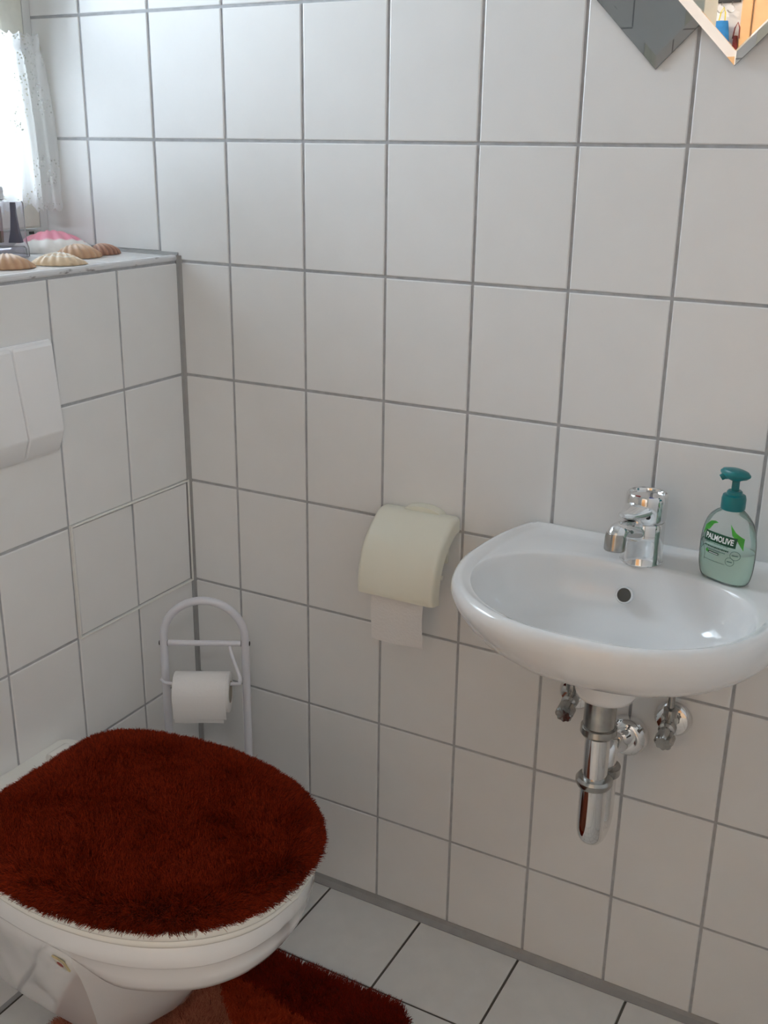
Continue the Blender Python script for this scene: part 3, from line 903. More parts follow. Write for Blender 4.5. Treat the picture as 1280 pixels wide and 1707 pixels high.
def sheet(name, path, x0, x1, material, parent, th=0.0006, nx=10, ax=Vector((1, 0, 0)), o=Vector((0, 0, 0)), wob=0.0015, seed=0):
    """path: list of (depth dir vec3) points swept along ax from x0 to x1"""
    r_ = np.random.default_rng(seed)
    ph = r_.uniform(0, 6, 4)
    path = [Vector(p) for p in path]
    rows = []
    for i, p in enumerate(path):
        t = (path[min(i + 1, len(path) - 1)] - path[max(i - 1, 0)]).normalized()
        nrm = ax.cross(t).normalized()
        row = []
        for k in range(nx + 1):
            s = x0 + (x1 - x0) * k / nx
            d = wob * math.sin(6 * k / nx + ph[0] + i * 0.35) * (i / len(path))
            row.append(p + ax * s + nrm * d)
        rows.append((row, nrm))
    v, f = [], []
    for row, nrm in rows: v += [q + nrm * th / 2 for q in row]
    for row, nrm in rows: v += [q - nrm * th / 2 for q in row]
    n, w = len(rows), nx + 1
    for i in range(n - 1):
        for k in range(nx):
            a = i * w + k
            f.append((a, a + 1, a + w + 1, a + w))
            b = a + n * w
            f.append((b, b + w, b + w + 1, b + 1))
    for i in range(n - 1):
        for k in (0, nx):
            a = i * w + k
            f.append((a, a + w, a + w + n * w, a + n * w))
    for k in range(nx):
        for i in (0, n - 1):
            a = i * w + k
            f.append((a, a + n * w, a + n * w + 1, a + 1))
    return add(name, v, f, material, parent, True, 40)


sheet('loose_sheet', [(0, -0.0752, 0.725), (0, -0.0745, 0.705), (0, -0.0765, 0.685), (0, -0.080, 0.665), (0, -0.080, 0.64), (0, -0.078, 0.62), (0, -0.077, 0.600)], 0.436, 0.531, M['paper'], roll, wob=0.003, seed=3)

# ------------------------------------------------------------------ free-standing paper stand in the corner
L0 = Vector((0.068, -0.175, 0)); R0 = Vector((0.195, -0.105, 0))
U = (R0 - L0).normalized(); NRM = Vector((U.y, -U.x, 0))      # NRM faces the camera
W = (R0 - L0).length
stand = thing('paper_stand', 'white tubular toilet paper stand in the tiled corner', 'paper stand', ((L0 + R0) / 2).to_tuple())
MC = (L0 + R0) / 2
zs_ = 0.630 - 0.0065 - W / 2
path = [L0 + Vector((0, 0, 0.012)), L0 + Vector((0, 0, 0.25)), L0 + Vector((0, 0, zs_ - 0.02))] + arc(MC + Vector((0, 0, zs_)), W / 2, PI, 0, U, (0, 0, 1), 24) + [R0 + Vector((0, 0, zs_ - 0.02)), R0 + Vector((0, 0, 0.25)), R0 + Vector((0, 0, 0.012))]
MB().tube(path, 0.0072, 18).build('arch_tube', M['enamel'], stand)
zc = 0.541
MB().tube([L0 + U * 0.0065 + Vector((0, 0, zc)), R0 - U * 0.0065 + Vector((0, 0, zc))], 0.0052, 16).build('crossbar', M['enamel'], stand)
for p, s in ((L0, -1), (R0, 1)):
    MB().lathe([(0.0042, 0), (0.0042, 0.0012), (0.002, 0.0018)], p + U * (s * 0.0070) + Vector((0, 0, zc)), U * s, 14).build('screw_cap', M['rubber'], stand)
    MB().lathe([(0.0054, 0), (0.0054, 0.0008)], p - U * (s * 0.0068) + Vector((0, 0, zc)), -U * s, 14).build('bar_ring', M['rubber'], stand)
ring = [MC + 0.085 * (math.cos(a) * U + math.sin(a) * NRM) for a in np.linspace(0, 2 * PI, 48, endpoint=False)]
MB().loft([[MC + f * (p - MC) + Vector((0, 0, z)) for p in ring] for f, z in ((0.97, 0.001), (1.0, 0.004), (1.0, 0.009), (0.97, 0.012))]).build('base', M['enamel'], stand, angle=40)
zr = 0.4785                       # roll axis height
RF = NRM * 0.034                  # roll hangs a little in front of the arch
wire = [R0 - U * 0.028 + Vector((0, 0, zc - 0.003)), R0 - U * 0.022 + NRM * 0.012 + Vector((0, 0, zc - 0.02)), R0 - U * 0.008 + NRM * 0.030 + Vector((0, 0, zr + 0.013)),
        R0 - U * 0.0075 + RF + Vector((0, 0, zr + 0.006)), R0 - U * 0.013 + RF + Vector((0, 0, zr)), MC + RF + Vector((0, 0, zr)), L0 + U * 0.012 + RF + Vector((0, 0, zr)), L0 - U * 0.002 + RF + Vector((0, 0, zr + 0.009))]
MB().tube(spline(wire, 6), 0.0032, 12).build('wire_holder', M['enamel'], stand)

rc = MC + RF + Vector((0, 0, zr - 0.016)) - U * 0.001
r2 = thing('toilet_roll', 'nearly flat white toilet roll hanging on the corner stand', 'toilet paper', (rc.x, rc.y, rc.z - 0.04))
ro, rl = 0.0365, 0.098
prf = [(0.020, -rl / 2), (ro - 0.001, -rl / 2), (ro, -rl / 2 + 0.001), (ro, rl / 2 - 0.001), (ro - 0.001, rl / 2), (0.020, rl / 2), (0.0195, rl / 2 - 0.001), (0.0195, -rl / 2 + 0.001), (0.020, -rl / 2)]
mb = MB().lathe(prf, rc, U, 48, False, False)
# paper rolls sag a little: squash sideways, keep height
mb.v = [tuple(Vector(v) - NRM * (0.06 * (Vector(v) - rc).dot(NRM))) for v in mb.v]
mb.build('roll', M['paper'], r2, angle=50)
MB().lathe([(0.0193, -rl / 2 - 0.0008), (0.0193, rl / 2 + 0.0008), (0.0178, rl / 2 + 0.0008), (0.0178, -rl / 2 - 0.0008), (0.0193, -rl / 2 - 0.0008)], rc, U, 36, False, False).build('core', M['card'], r2, angle=50)
fp_ = []
for a in np.linspace(PI / 2, 0.0, 10): fp_.append(rc + NRM * (math.cos(a) * (ro * 0.94 + 0.0012)) + Vector((0, 0, math.sin(a) * (ro + 0.0012))))
q0 = fp_[-1]
fp_ += [q0 + Vector((0, 0, -0.012)) - NRM * 0.0005, q0 + Vector((0, 0, -0.025)) - NRM * 0.002, q0 + Vector((0, 0, -0.038)) - NRM * 0.004]
sheet('loose_sheet', fp_, -rl / 2 + 0.001, rl / 2 - 0.004, M['paper'], r2, ax=U, wob=0.001, seed=5)
fq = [p - Vector((0, 0, 0.0)) - NRM * 0.004 for p in fp_[9:]] + [fp_[-1] - NRM * 0.0052 + Vector((0, 0, -0.010))]
sheet('loose_sheet', fq, -rl / 2 + 0.002, rl / 2 - 0.010, M['paper'], r2, ax=U, wob=0.001, seed=8)

# ------------------------------------------------------------------ toilet
YC = -0.487
toilet = thing('toilet', 'white wall hung toilet below the flush plate', 'toilet', (0.0, YC, 0.11))


def egg(pts, n=12):
    """half outline (x, halfwidth) from back to front -> closed outline in (x, y)"""
    h = [tuple(p) for p in spline(pts, n)]
    return [(x, YC + w) for x, w in h] + [(x, YC - w) for x, w in reversed(h[:-1])]


def resamp(poly, n):
    p = np.array(poly + [poly[0]], float)
    d = np.r_[0, np.cumsum(np.hypot(*np.diff(p, axis=0).T))]
    t = np.linspace(0, d[-1], n, endpoint=False)
    return [(float(np.interp(q, d, p[:, 0])), float(np.interp(q, d, p[:, 1]))) for q in t]


RIMH = [(0.0005, 0.1622), (0.04, 0.173), (0.1, 0.1839), (0.2, 0.1968), (0.28, 0.2011), (0.36, 0.1946), (0.43, 0.173), (0.49, 0.1341), (0.525, 0.0865), (0.54, 0.0378), (0.543, 0.0)]
def sec(z, W_, CXr, FXr, crease=0.0):
    """lower body section: side panel to the crease, then a nose to the front"""
    pts = [(0.0005, W_ * 0.82), (CXr * 0.35, W_ * 0.935), (CXr * 0.68, W_ * 0.985), (CXr, W_)]
    nose = spline([(CXr, W_), (CXr + (FXr - CXr) * 0.35, W_ * 0.80), (CXr + (FXr - CXr) * 0.72, W_ * 0.48), (FXr - 0.004, W_ * 0.16), (FXr, 0.0)], 8)
    h = [(np.interp(t, [0, 1, 2, 3], [p[0] for p in pts]), np.interp(t, [0, 1, 2, 3], [p[1] for p in pts])) for t in np.linspace(0, 3, 28)[:-1]] + [tuple(p) for p in nose]
    return [(x, YC + w) for x, w in h] + [(x, YC - w) for x, w in reversed(h[:-1])], z


def rim(s, z, dx=0.0):
    o = egg(RIMH, 6)
    out = []
    for x, y in o:
        t = min(1.0, max(0.0, (0.40 - x) / 0.13)); t = t * t * (3 - 2 * t)      # the overhang fades into the side panel at the back
        zz_ = z + (max(z, 0.362) - z) * t
        out.append((x * (s if x > 0.27 else 1) + (0.27 * (1 - s) if x > 0.27 else 0), YC + (y - YC) * (s + (1 - s) * 0.3 * t), zz_))
    return out


up_ = [rim(0.965, 0.402), rim(0.995, 0.400), rim(1.0, 0.396), rim(1.0, 0.368), rim(0.996, 0.3662), rim(0.990, 0.364), rim(0.982, 0.345), rim(0.962, 0.328), rim(0.935, 0.316), rim(0.90, 0.309), rim(0.85, 0.307)]
MB().loft(up_, True, True).build('rim', M['ceramic'], toilet, angle=50)
secs = [sec(0.100, 0.094, 0.255, 0.300), sec(0.106, 0.104, 0.265, 0.322), sec(0.125, 0.112, 0.272, 0.340), sec(0.18, 0.130, 0.285, 0.375), sec(0.25, 0.154, 0.298, 0.425), sec(0.29, 0.169, 0.305, 0.455), sec(0.32, 0.182, 0.309, 0.476), sec(0.345, 0.189, 0.312, 0.492), sec(0.39, 0.193, 0.314, 0.50)]
MB().loft([[(x, y, z) for x, y in s_] for s_, z in secs]).build('bowl', M['ceramic'], toilet, angle=24)
# rear deck against the wall
dk = egg([(0.0005, 0.112), (0.012, 0.124), (0.03, 0.128), (0.05, 0.128), (0.06, 0.10), (0.062, 0.0)], 6)
MB().loft([[(x, y, 0.395) for x, y in dk], [(x, y, 0.424) for x, y in dk], [(0.03 + (x - 0.03) * 0.94, YC + (y - YC) * 0.98, 0.428) for x, y in dk]]).build('rear_deck', M['seat'], toilet, angle=40)
SEATH = [(0.045, 0.0), (0.0455, 0.0861), (0.052, 0.1346), (0.085, 0.1722), (0.16, 0.197), (0.24, 0.2083), (0.31, 0.2078), (0.39, 0.1947), (0.46, 0.1657), (0.515, 0.1205), (0.546, 0.0667), (0.557, 0.0)]
so = resamp(egg(SEATH, 8), 120)
def srg(d, z):
    c = (0.3, YC)
    return [(c[0] + (x - c[0]) * (1 - d), c[1] + (y - c[1]) * (1 - d), z) for x, y in so]
MB().loft([srg(0.03, 0.4025), srg(0.02, 0.403), srg(0.014, 0.4065), srg(0.014, 0.412), srg(0.03, 0.4145)]).build('seat', M['seat'], toilet, angle=60)
MB().loft([srg(0.03, 0.415), srg(0.008, 0.4155), srg(0.0, 0.419), srg(0.0, 0.426), srg(0.008, 0.4305), srg(0.03, 0.4325), srg(0.3, 0.435)]).build('lid', M['seat'], toilet, angle=60)
for yy in (-0.075, 0.075):
    MB().lathe([(0.011, -0.02), (0.012, -0.018), (0.012, 0.018), (0.011, 0.02)], (0.040, YC + yy, 0.431), (0, 1, 0), 24).build('hinge', M['seat'], toilet)
# maker's sticker on the side
stc = Vector((0.283, YC - 0.1805, 0.316)); su = Vector((1, -0.06, 0)).normalized(); sv = Vector((0, -0.39, 0.92)); sn = Vector((-0.05, -0.92, -0.39)).normalized()
st_ = MB()
def stick(w, h, lift, du=0, dv=0): return [stc + sn * lift + su * (du + a * w / 2) + sv * (dv + b * h / 2) for a, b in ((-1, -1), (1, -1), (1, 1), (-1, 1))]
stk = MB().loft([stick(0.022, 0.028, -0.001), stick(0.022, 0.028, 0.0012)]).build('sticker', mat('sticker_foil', srgb(196, 182, 140), rough=0.4), toilet, smooth=False)
MB().loft([stick(0.0165, 0.022, 0.0008), stick(0.0165, 0.022, 0.0016)]).build('sticker_field', mat('sticker_white', srgb(215, 208, 196), rough=0.5), stk, smooth=False)
MB().lathe([(0.0058, 0.0012), (0.0058, 0.0021)], stc, sn, 10).build('sticker_emblem', mat('sticker_red', srgb(150, 40, 34), rough=0.5), stk, smooth=False)

# ------------------------------------------------------------------ fur
def fur_mat(name, c0, c1, rough=0.75):
    m = bpy.data.materials.new(name); m.use_nodes = True
    nt = m.node_tree; b = nt.nodes['Principled BSDF']
    hi = nt.nodes.new('ShaderNodeHairInfo'); rp = nt.nodes.new('ShaderNodeValToRGB')
    rp.color_ramp.elements[0].color = c0; rp.color_ramp.elements[1].color = c1
    nt.links.new(hi.outputs['Random'], rp.inputs['Fac']); nt.links.new(rp.outputs['Color'], b.inputs['Base Color'])
    b.inputs['Roughness'].default_value = rough
    b.inputs['Specular IOR Level'].default_value = 0.15
    return m


def fur(name, roots, dirs, length, rad, material, parent, seg=4, curl=0.35, droop=0.25, label=None):
    """pile of single fibres as one curves object (roots, dirs: N x 3 world)"""
    N = len(roots)
    org = np.array(ORG[parent.name])
    L = length if hasattr(length, '__len__') else np.full(N, length)
    L = L * rng.uniform(0.75, 1.1, N)
    d = dirs + rng.normal(0, 0.16, (N, 3))
    # brushed patches: the pile lies slightly differently from place to place
    X, Y = roots[:, 0], roots[:, 1]
    d[:, 0] += 0.28 * np.sin(X * 31 + 2.2 * np.sin(Y * 17 + 1)) * np.cos(Y * 23 + 0.7)
    d[:, 1] += 0.28 * np.cos(X * 27 + 1.3) * np.sin(Y * 35 + 1.8 * np.cos(X * 15))
    # tufts: neighbouring fibres lean the same way
    cell = np.floor(roots[:, :2] / 0.011).astype(int)
    key = (cell[:, 0] * 7919 + cell[:, 1] * 104729) & 0xffff
    tab = rng.normal(0, curl, (65536, 3)); tab[:, 2] *= 0.2
    d = d + tab[key]
    d /= np.linalg.norm(d, axis=1)[:, None]
    side = tab[(key * 31 + 7) & 0xffff] * 0.8 + rng.normal(0, 0.15, (N, 3))
    side[:, 2] -= droop
    pts = np.zeros((N, seg + 1, 3))
    for i in range(seg + 1):
        t = i / seg
        pts[:, i] = roots + d * (L * t)[:, None] + side * (L * 0.5 * t * t)[:, None]
    cu = bpy.data.hair_curves.new(name)
    cu.add_curves([seg + 1] * N)
    cu.position_data.foreach_set('vector', (pts - org).reshape(-1).astype(np.float32))
    ra = cu.attributes.get('radius') or cu.attributes.new('radius', 'FLOAT', 'POINT')
    rr = np.tile(rad * np.linspace(1.0, 0.5, seg + 1), N)
    ra.data.foreach_set('value', rr.astype(np.float32))
    cu.materials.append(material)
    o = bpy.data.objects.new(name, cu)
    col.objects.link(o)
    o.parent = parent
    ORG[o.name] = ORG[parent.name]
    o['kind'] = 'stuff'
    if label: o['label'] = label
    return o


rust0, rust1 = srgb(76, 15, 4), srgb(166, 52, 16)
M['rustbase'] = mat('rust_backing', srgb(80, 20, 8), rough=0.95, noise=0.2, nscale=80)
M['rustfur'] = fur_mat('rust_pile', rust0, rust1)

cover = thing('lid_cover', 'rust red fluffy cover on the toilet lid', 'lid cover', (0.30, YC, 0.43))
CVH = [(0.06, 0.0), (0.0605, 0.0857), (0.068, 0.1371), (0.1, 0.1735), (0.17, 0.196), (0.25, 0.2056), (0.32, 0.2041), (0.395, 0.1896), (0.462, 0.1596), (0.513, 0.1136), (0.541, 0.0621), (0.55, 0.0)]
co = resamp(egg(CVH, 8), 140)
cc = np.array((0.30, YC))
def crg(s, z): return [(cc[0] + (x - cc[0]) * s, cc[1] + (y - cc[1]) * s, z) for x, y in co]
cprof = [(1.0, 0.430), (1.012, 0.4335), (1.0, 0.438), (0.96, 0.441), (0.85, 0.4425), (0.6, 0.444), (0.3, 0.4445), (0.05, 0.4445)]
MB().loft([crg(s, z) for s, z in cprof], True, True).build('backing', M['rustbase'], cover, angle=70)
cop = np.array(co); NC = 150000
ang_i = rng.integers(0, len(co), NC); fr_ = rng.random(NC)
edge = cop[ang_i] * (1 - fr_[:, None]) + cop[(ang_i + 1) % len(co)] * fr_[:, None]
s_ = np.sqrt(rng.random(NC)) * 1.0
s_[:30000] = rng.uniform(0.97, 1.012, 30000)
xy = cc + (edge - cc) * s_[:, None]
zz = np.interp(s_, [0, 0.6, 0.85, 0.96, 1.0, 1.012], [0.4445, 0.444, 0.4425, 0.441, 0.438, 0.4335])
zz[:30000] -= rng.uniform(0, 0.006, 30000)
outw = (edge - cc); outw /= np.linalg.norm(outw, axis=1)[:, None]
lean = np.clip((s_ - 0.72) / 0.28, 0, 1.1) ** 1.5
dirs = np.stack([outw[:, 0] * lean * 1.1, outw[:, 1] * lean * 1.1, 1.0 - 0.55 * lean], 1)
fur('pile', np.column_stack([xy, zz]), dirs, 0.0125, 0.00034, M['rustfur'], cover, curl=0.16, droop=0.12, label='rust red shaggy pile')

# ------------------------------------------------------------------ bath mat
mat_ = thing('bath_mat', 'rust and salmon striped fluffy bath mat on the tiled floor under the toilet', 'bath mat', (0.36, -0.55, 0.0))
MX0, MX1, MY0, MY1 = 0.105, 0.612, -0.93, -0.222
rc_ = 0.045
mo = []
for cx_, cy_, a0 in ((MX1 - rc_, MY1 - rc_, 0), (MX0 + rc_, MY1 - rc_, PI / 2), (MX0 + rc_, MY0 + rc_, PI), (MX1 - rc_, MY0 + rc_, 1.5 * PI)):
    mo += [(cx_ + rc_ * math.cos(a0 + PI / 2 * k / 8), cy_ + rc_ * math.sin(a0 + PI / 2 * k / 8)) for k in range(9)]
mcx, mcy = (MX0 + MX1) / 2, (MY0 + MY1) / 2
MB().loft([[(mcx + (x - mcx) * s, mcy + (y - mcy) * s, z) for x, y in mo] for s, z in ((1, 0.0008), (1, 0.004), (0.99, 0.006))]).build('backing', M['rustbase'], mat_, angle=40)
NM = 200000
px_ = rng.uniform(MX0, MX1, NM); py_ = rng.uniform(MY0, MY1, NM)
dx_ = np.minimum(px_ - MX0, MX1 - px_); dy_ = np.minimum(py_ - MY0, MY1 - py_)
cxr = np.clip(rc_ - dx_, 0, None); cyr = np.clip(rc_ - dy_, 0, None)
ok = np.hypot(cxr, cyr) < rc_
px_, py_, dx_, dy_ = px_[ok], py_[ok], dx_[ok], dy_[ok]
ed = np.minimum(dx_, dy_)
ox = np.where(dx_ < dy_, np.where(px_ - MX0 < MX1 - px_, -1.0, 1.0), 0.0); oy = np.where(dx_ < dy_, 0.0, np.where(py_ - MY0 < MY1 - py_, -1.0, 1.0))
le = np.clip(1 - ed / 0.02, 0, 1)
dirs = np.stack([ox * le * 0.8, oy * le * 0.8, 1 - 0.4 * le], 1)
roots = np.column_stack([px_, py_, np.full(len(px_), 0.005)])
# stripes woven in flowing bands, from the dark back edge to the salmon middle
v1 = (MY1 - py_) + 0.012 * np.sin(px_ * 22 + 0.6)
b1 = 0.098
v2 = (MY1 - py_) - 0.55 * (px_ - 0.30) + 0.015 * np.sin(px_ * 30)
band = np.where(v1 < b1, 0, np.where(v2 < 0.130, 1, 2))
for k, nm, c0, c1, lb in ((0, 'dark_stripe_pile', srgb(92, 20, 8), srgb(146, 36, 16), 'dark rust stripe of the mat'), (1, 'rust_stripe_pile', srgb(140, 44, 20), srgb(196, 72, 36), 'orange rust stripe of the mat'), (2, 'salmon_stripe_pile', srgb(160, 88, 66), srgb(210, 140, 112), 'salmon stripe of the mat')):
    s2 = band == k
    fur(nm, roots[s2], dirs[s2], 0.0135, 0.00042, fur_mat(nm, c0, c1), mat_, curl=0.16, droop=0.1, label=lb)

# ------------------------------------------------------------------ lace curtain on its rod
M['lace'] = bpy.data.materials.new('white_lace')
M['lace'].use_nodes = True
nt = M['lace'].node_tree
nt.nodes.remove(nt.nodes['Principled BSDF'])
out = nt.nodes['Material Output']
tc = nt.nodes.new('ShaderNodeTexCoord')
df = nt.nodes.new('ShaderNodeBsdfDiffuse'); df.inputs[0].default_value = (0.93, 0.93, 0.94, 1)
tl = nt.nodes.new('ShaderNodeBsdfTranslucent'); tl.inputs[0].default_value = (0.95, 0.955, 0.96, 1)
tp = nt.nodes.new('ShaderNodeBsdfTransparent')
m1 = nt.nodes.new('ShaderNodeMixShader'); m1.inputs[0].default_value = 0.6
nt.links.new(df.outputs[0], m1.inputs[1]); nt.links.new(tl.outputs[0], m1.inputs[2])
vo = nt.nodes.new('ShaderNodeTexVoronoi'); vo.inputs['Scale'].default_value = 190
nt.links.new(tc.outputs['Object'], vo.inputs['Vector'])
ns = nt.nodes.new('ShaderNodeTexNoise'); ns.inputs['Scale'].default_value = 16; ns.inputs['Detail'].default_value = 1
nt.links.new(tc.outputs['Object'], ns.inputs['Vector'])
lt = nt.nodes.new('ShaderNodeMath'); lt.operation = 'LESS_THAN'; lt.inputs[1].default_value = 0.30
gt = nt.nodes.new('ShaderNodeMath'); gt.operation = 'GREATER_THAN'; gt.inputs[1].default_value = 0.52
ml = nt.nodes.new('ShaderNodeMath'); ml.operation = 'MULTIPLY'
nt.links.new(vo.outputs['Distance'], lt.inputs[0]); nt.links.new(ns.outputs['Fac'], gt.inputs[0])
nt.links.new(lt.outputs[0], ml.inputs[0]); nt.links.new(gt.outputs[0], ml.inputs[1])
m2 = nt.nodes.new('ShaderNodeMixShader')
mxx = nt.nodes.new('ShaderNodeMath'); mxx.operation = 'MAXIMUM'; mxx.inputs[1].default_value = 0.05
nt.links.new(ml.outputs[0], mxx.inputs[0]); nt.links.new(mxx.outputs[0], m2.inputs[0]); nt.links.new(m1.outputs[0], m2.inputs[1]); nt.links.new(tp.outputs[0], m2.inputs[2])
nt.links.new(m2.outputs[0], out.inputs[0])

CX_ = -0.284
cur = thing('lace_curtain', 'white lace cafe curtain hanging in front of the window', 'curtain', (CX_, -0.45, 1.27))
NY, NZ = 200, 44
v, f = [], []
for i in range(NZ + 1):
    t = i / NZ                               # 0 top, 1 bottom
    for k in range(NY + 1):
        s = k / NY
        y = -0.012 - 0.004 * (1 - t) - s * 0.60 + (0.010 * math.sin(PI * min(1, t * 1.1)) + 0.004 * t) * (1 - s) ** 8
        fold = 0.009 * (0.45 + 0.55 * t) * math.sin(2 * PI * s * 13.3 + 0.8) + 0.004 * math.sin(2 * PI * s * 29 + 2 * t)
        pinch = 1 - 0.75 * math.exp(-((t - 0.085) / 0.03) ** 2)
        x = CX_ + 0.006 + fold * pinch + 0.012 * t
        zt = 1.557 + 0.003 * math.sin(2 * PI * s * 42)
        zb = 1.274 - 0.010 * abs(math.sin(2 * PI * s * 8.4 + 0.5)) - 0.004 * math.sin(2 * PI * s * 35)
        v.append((x, y, zt + (zb - zt) * t))
for i in range(NZ):
    for k in range(NY):
        a = i * (NY + 1) + k
        f.append((a, a + 1, a + NY + 2, a + NY + 1))
lc = add('lace_panel', v, f, M['lace'], cur, True)
rod = thing('curtain_rod', 'thin white rod carrying the lace curtain', 'curtain rod', (CX_, -0.45, 1.535))
MB().tube([(CX_ - 0.004, -0.012, 1.5365), (CX_ - 0.004, -0.622, 1.5365)], 0.0030, 12).build('bar', M['enamel'], rod)
MB().lathe([(0.0001, 0.0), (0.005, 0.0015), (0.0065, 0.005), (0.005, 0.009), (0.0035, 0.010)], (CX_ - 0.002, -0.0035, 1.5365), (0, -1, 0), 20).build('end_knob', M['winlow'], rod)
for yy in (-0.05, -0.59):
    MB().tube([(-0.3005, yy, 1.5365), (CX_ - 0.004, yy, 1.5365)], 0.0025, 10).build('bracket', M['enamel'], rod)

# ------------------------------------------------------------------ perfume bottle on the ledge
M['perfglass'] = mat_clear('perfume_glass', (0.90, 0.89, 0.92, 1), rough=0.02, milky=0.06, milk=(0.8, 0.8, 0.84, 1))
pc = Vector((-0.1986, -0.212, ZL)); pa = math.radians(28.6)
def pb(u, v_, z): return (pc.x + u * math.cos(pa) - v_ * math.sin(pa), pc.y + u * math.sin(pa) + v_ * math.cos(pa), pc.z + z)
perf = thing('perfume_bottle', 'clear square glass perfume bottle on the ledge below the curtain', 'perfume bottle', pc.to_tuple())
def sq(w, d, z, e=7, n=48):
    out = []
    for k in range(n):
        a = 2 * PI * k / n; ca, sa = math.cos(a), math.sin(a)
        out.append(pb(w * math.copysign(abs(ca) ** (2 / e), ca), d * math.copysign(abs(sa) ** (2 / e), sa), z))
    return out
MB().loft([sq(0.040, 0.0185, 0.0004), sq(0.0425, 0.0205, 0.002), sq(0.0425, 0.0205, 0.016), sq(0.0405, 0.019, 0.024), sq(0.0395, 0.018, 0.040), sq(0.0395, 0.018, 0.088), sq(0.038, 0.017, 0.091), sq(0.012, 0.010, 0.092)]).build('flask', M['perfglass'], perf, angle=40)
MB().loft([sq(0.0395, 0.0175, 0.003), sq(0.0395, 0.0175, 0.015), sq(0.036, 0.015, 0.019)]).build('glass_base', mat_clear('thick_glass', (0.90, 0.895, 0.93, 1), milky=0.10, milk=(0.78, 0.78, 0.82, 1)), perf, angle=40)
MB().loft([[pb(0.0255 + w * a, 0.6 * w * b, z) for a, b in ((-1, -1), (1, -1), (1, 1), (-1, 1))] for w, z in ((0.0105, 0.0255), (0.0065, 0.045), (0.0045, 0.070), (0.0040, 0.0895))]).build('inner_stem', mat('dark_violet_glass', srgb(78, 76, 100), rough=0.2), perf, smooth=False)
MB().lathe([(0.010, 0.0925), (0.0115, 0.094), (0.0115, 0.112), (0.010, 0.114)], pc, n=24).build('cap', mat('silver_cap', (0.7, 0.7, 0.72, 1), rough=0.2, metal=1), perf)
MB().loft([[pb(-0.004 + w * a, -0.004 + 0.6 * w * b, z) for a, b in ((-1, -1), (1, -1), (1, 1), (-1, 1))] for w, z in ((0.009, 0.0255), (0.0095, 0.044))]).build('amber_tube', mat('amber_perfume', srgb(140, 118, 78), rough=0.2), perf, smooth=False)
MB().loft([[pb(-0.004 + w * a, -0.004 + 0.6 * w * b, z) for a, b in ((-1, -1), (1, -1), (1, 1), (-1, 1))] for w, z in ((0.0095, 0.0445), (0.0095, 0.083))]).build('pink_tube', mat('pale_pink_perfume', srgb(222, 204, 200), rough=0.2), perf, smooth=False)

# ------------------------------------------------------------------ sea shells
def shell_mat(name, stops, rad_noise=0.15, streak=0.0, streak_col=(0.3, 0.15, 0.1, 1)):
    m = bpy.data.materials.new(name); m.use_nodes = True
    nt = m.node_tree; b = nt.nodes['Principled BSDF']
    b.inputs['Roughness'].default_value = 0.45
    at = nt.nodes.new('ShaderNodeAttribute'); at.attribute_name = 'growth'
    no = nt.nodes.new('ShaderNodeTexNoise'); no.inputs['Scale'].default_value = 90
    tc = nt.nodes.new('ShaderNodeTexCoord'); nt.links.new(tc.outputs['Object'], no.inputs['Vector'])
    sb_ = nt.nodes.new('ShaderNodeMath'); sb_.operation = 'MULTIPLY_ADD'; sb_.inputs[1].default_value = rad_noise; 
    nt.links.new(no.outputs['Fac'], sb_.inputs[0]); nt.links.new(at.outputs['Fac'], sb_.inputs[2])
    rp = nt.nodes.new('ShaderNodeValToRGB')
    while len(rp.color_ramp.elements) < len(stops): rp.color_ramp.elements.new(0.5)
    for e_, (p_, c_) in zip(rp.color_ramp.elements, stops):
        e_.position = p_; e_.color = c_
    nt.links.new(sb_.outputs[0], rp.inputs['Fac'])
    last = rp.outputs['Color']
    if streak:
        a2 = nt.nodes.new('ShaderNodeAttribute'); a2.attribute_name = 'rib'
        mx = nt.nodes.new('ShaderNodeMixRGB'); mx.inputs[2].default_value = streak_col
        mu = nt.nodes.new('ShaderNodeMath'); mu.operation = 'MULTIPLY'; mu.inputs[1].default_value = streak
        nt.links.new(a2.outputs['Fac'], mu.inputs[0]); nt.links.new(mu.outputs[0], mx.inputs[0]); nt.links.new(last, mx.inputs[1])
        last = mx.outputs[0]
    nt.links.new(last, b.inputs['Base Color'])
    return m


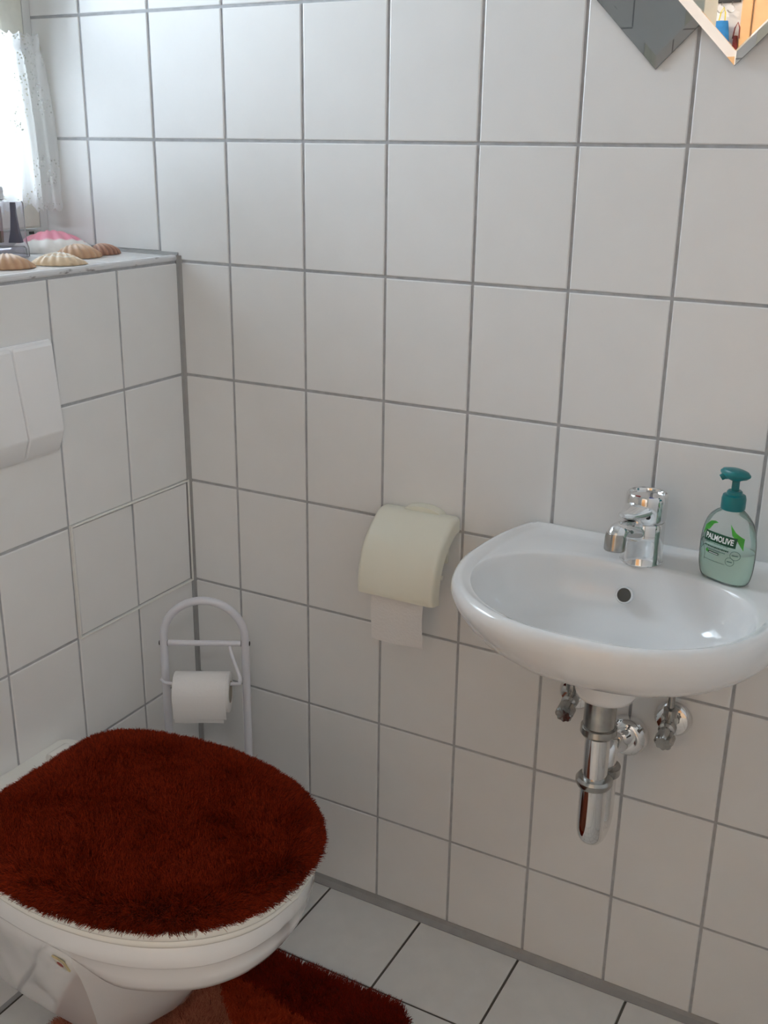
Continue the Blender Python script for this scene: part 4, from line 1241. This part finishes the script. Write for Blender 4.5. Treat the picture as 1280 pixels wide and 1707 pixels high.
def shell(label, loc, size, height, rot, ribs, material, spread=1.25, skew=0.0, amp=0.05):
    """scallop half lying hollow side down; umbo at the hinge"""
    NU, NV = 96, 22
    top, gr, rb = [], [], []
    for j in range(NV + 1):
        t = j / NV
        for i in range(NU + 1):
            s = 2 * i / NU - 1
            a = s * spread
            edge = (math.cos(a * 0.62)) ** 0.8
            r = t * size * edge
            rw = math.cos(ribs * PI * (s + 1)) * (1 - abs(s) ** 6)
            dome = max(0.0, 1 - (2 * (t * 0.93 + 0.02) - 0.86) ** 2 / 1.15) ** 0.62 * math.cos(min(1, abs(s)) * PI / 2) ** 0.55
            if t == 1: dome *= 0.0
            r *= 1 + 0.02 * rw * t
            z = height * dome * (1 + amp * rw * t)
            top.append((r * math.sin(a) * 1.12 + skew * r * 0.2, r * math.cos(a) - size * 0.5, max(z, 0.0)))
            gr.append(t); rb.append(0.5 - 0.5 * rw)
    ca, sa = math.cos(rot), math.sin(rot)
    v = [(x * ca - y * sa, x * sa + y * ca, z + 0.0015 * 0) for x, y, z in top]
    n = len(v)
    inner_ = [(x * 0.955, y * 0.955, max(z * 0.93 - 0.0006, -0.0006)) for x, y, z in v]
    f = []
    for j in range(NV):
        for i in range(NU):
            a_ = j * (NU + 1) + i
            f.append((a_, a_ + 1, a_ + NU + 2, a_ + NU + 1))
            b_ = a_ + n
            f.append((b_, b_ + NU + 1, b_ + NU + 2, b_ + 1))
    for i in range(NU):
        a_ = NV * (NU + 1) + i
        f.append((a_, a_ + 1, a_ + 1 + n, a_ + n))
    me = bpy.data.meshes.new('seashell')
    me.from_pydata(v + inner_, [], f)
    me.materials.append(material)
    for nm, arr in (('growth', gr + gr), ('rib', rb + rb)):
        at = me.attributes.new(nm, 'FLOAT', 'POINT')
        at.data.foreach_set('value', np.array(arr, np.float32))
    for p in me.polygons: p.use_smooth = True
    o = bpy.data.objects.new('seashell', me)
    col.objects.link(o)
    o.location = (loc[0], loc[1], ZL + 0.0012)
    return tag(o, label, 'shell', 'scallop shells on the tiled ledge')


wht = srgb(245, 240, 235)
RV = math.radians
m_pink = shell_mat('pink_scallop', [(0.0, srgb(226, 130, 150)), (0.86, srgb(232, 150, 168)), (0.90, wht), (1.0, wht), (1.0, wht)], 0.06)
m_brown = shell_mat('tan_scallop', [(0.0, srgb(232, 206, 182)), (0.5, srgb(216, 182, 150)), (0.8, srgb(228, 202, 176)), (1.0, srgb(204, 164, 130))], 0.3, 0.4, srgb(170, 120, 90))
m_dark = shell_mat('dark_ribbed_scallop', [(0.0, srgb(236, 208, 190)), (0.6, srgb(220, 180, 156)), (1.0, srgb(180, 130, 106))], 0.2, 0.75, srgb(120, 76, 60))
m_pale = shell_mat('pale_scallop', [(0.0, srgb(240, 232, 216)), (0.6, srgb(248, 243, 234)), (0.86, srgb(232, 204, 168)), (0.93, srgb(247, 240, 228)), (1.0, srgb(232, 206, 172))], 0.3, 0.12, srgb(150, 110, 80))
shell('large pink and white scallop shell at the back of the ledge', (-0.215, -0.083), 0.088, 0.035, RV(-128), 9, m_pink, amp=0.07)
shell('light brown scallop shell leaning against the pink one', (-0.104, -0.136), 0.056, 0.021, RV(-112), 11, m_brown, amp=0.09)
shell('dark striped brown scallop shell nearest the tiled wall', (-0.112, -0.066), 0.047, 0.017, RV(-95), 12, m_dark, amp=0.09)
shell('pale cream scallop shell at the front edge of the ledge', (-0.048, -0.236), 0.054, 0.018, RV(-145), 11, m_pale, amp=0.09)
shell('tan scallop shell at the far left in front of the perfume bottle', (-0.070, -0.322), 0.054, 0.021, RV(-130), 11, m_brown, amp=0.09)
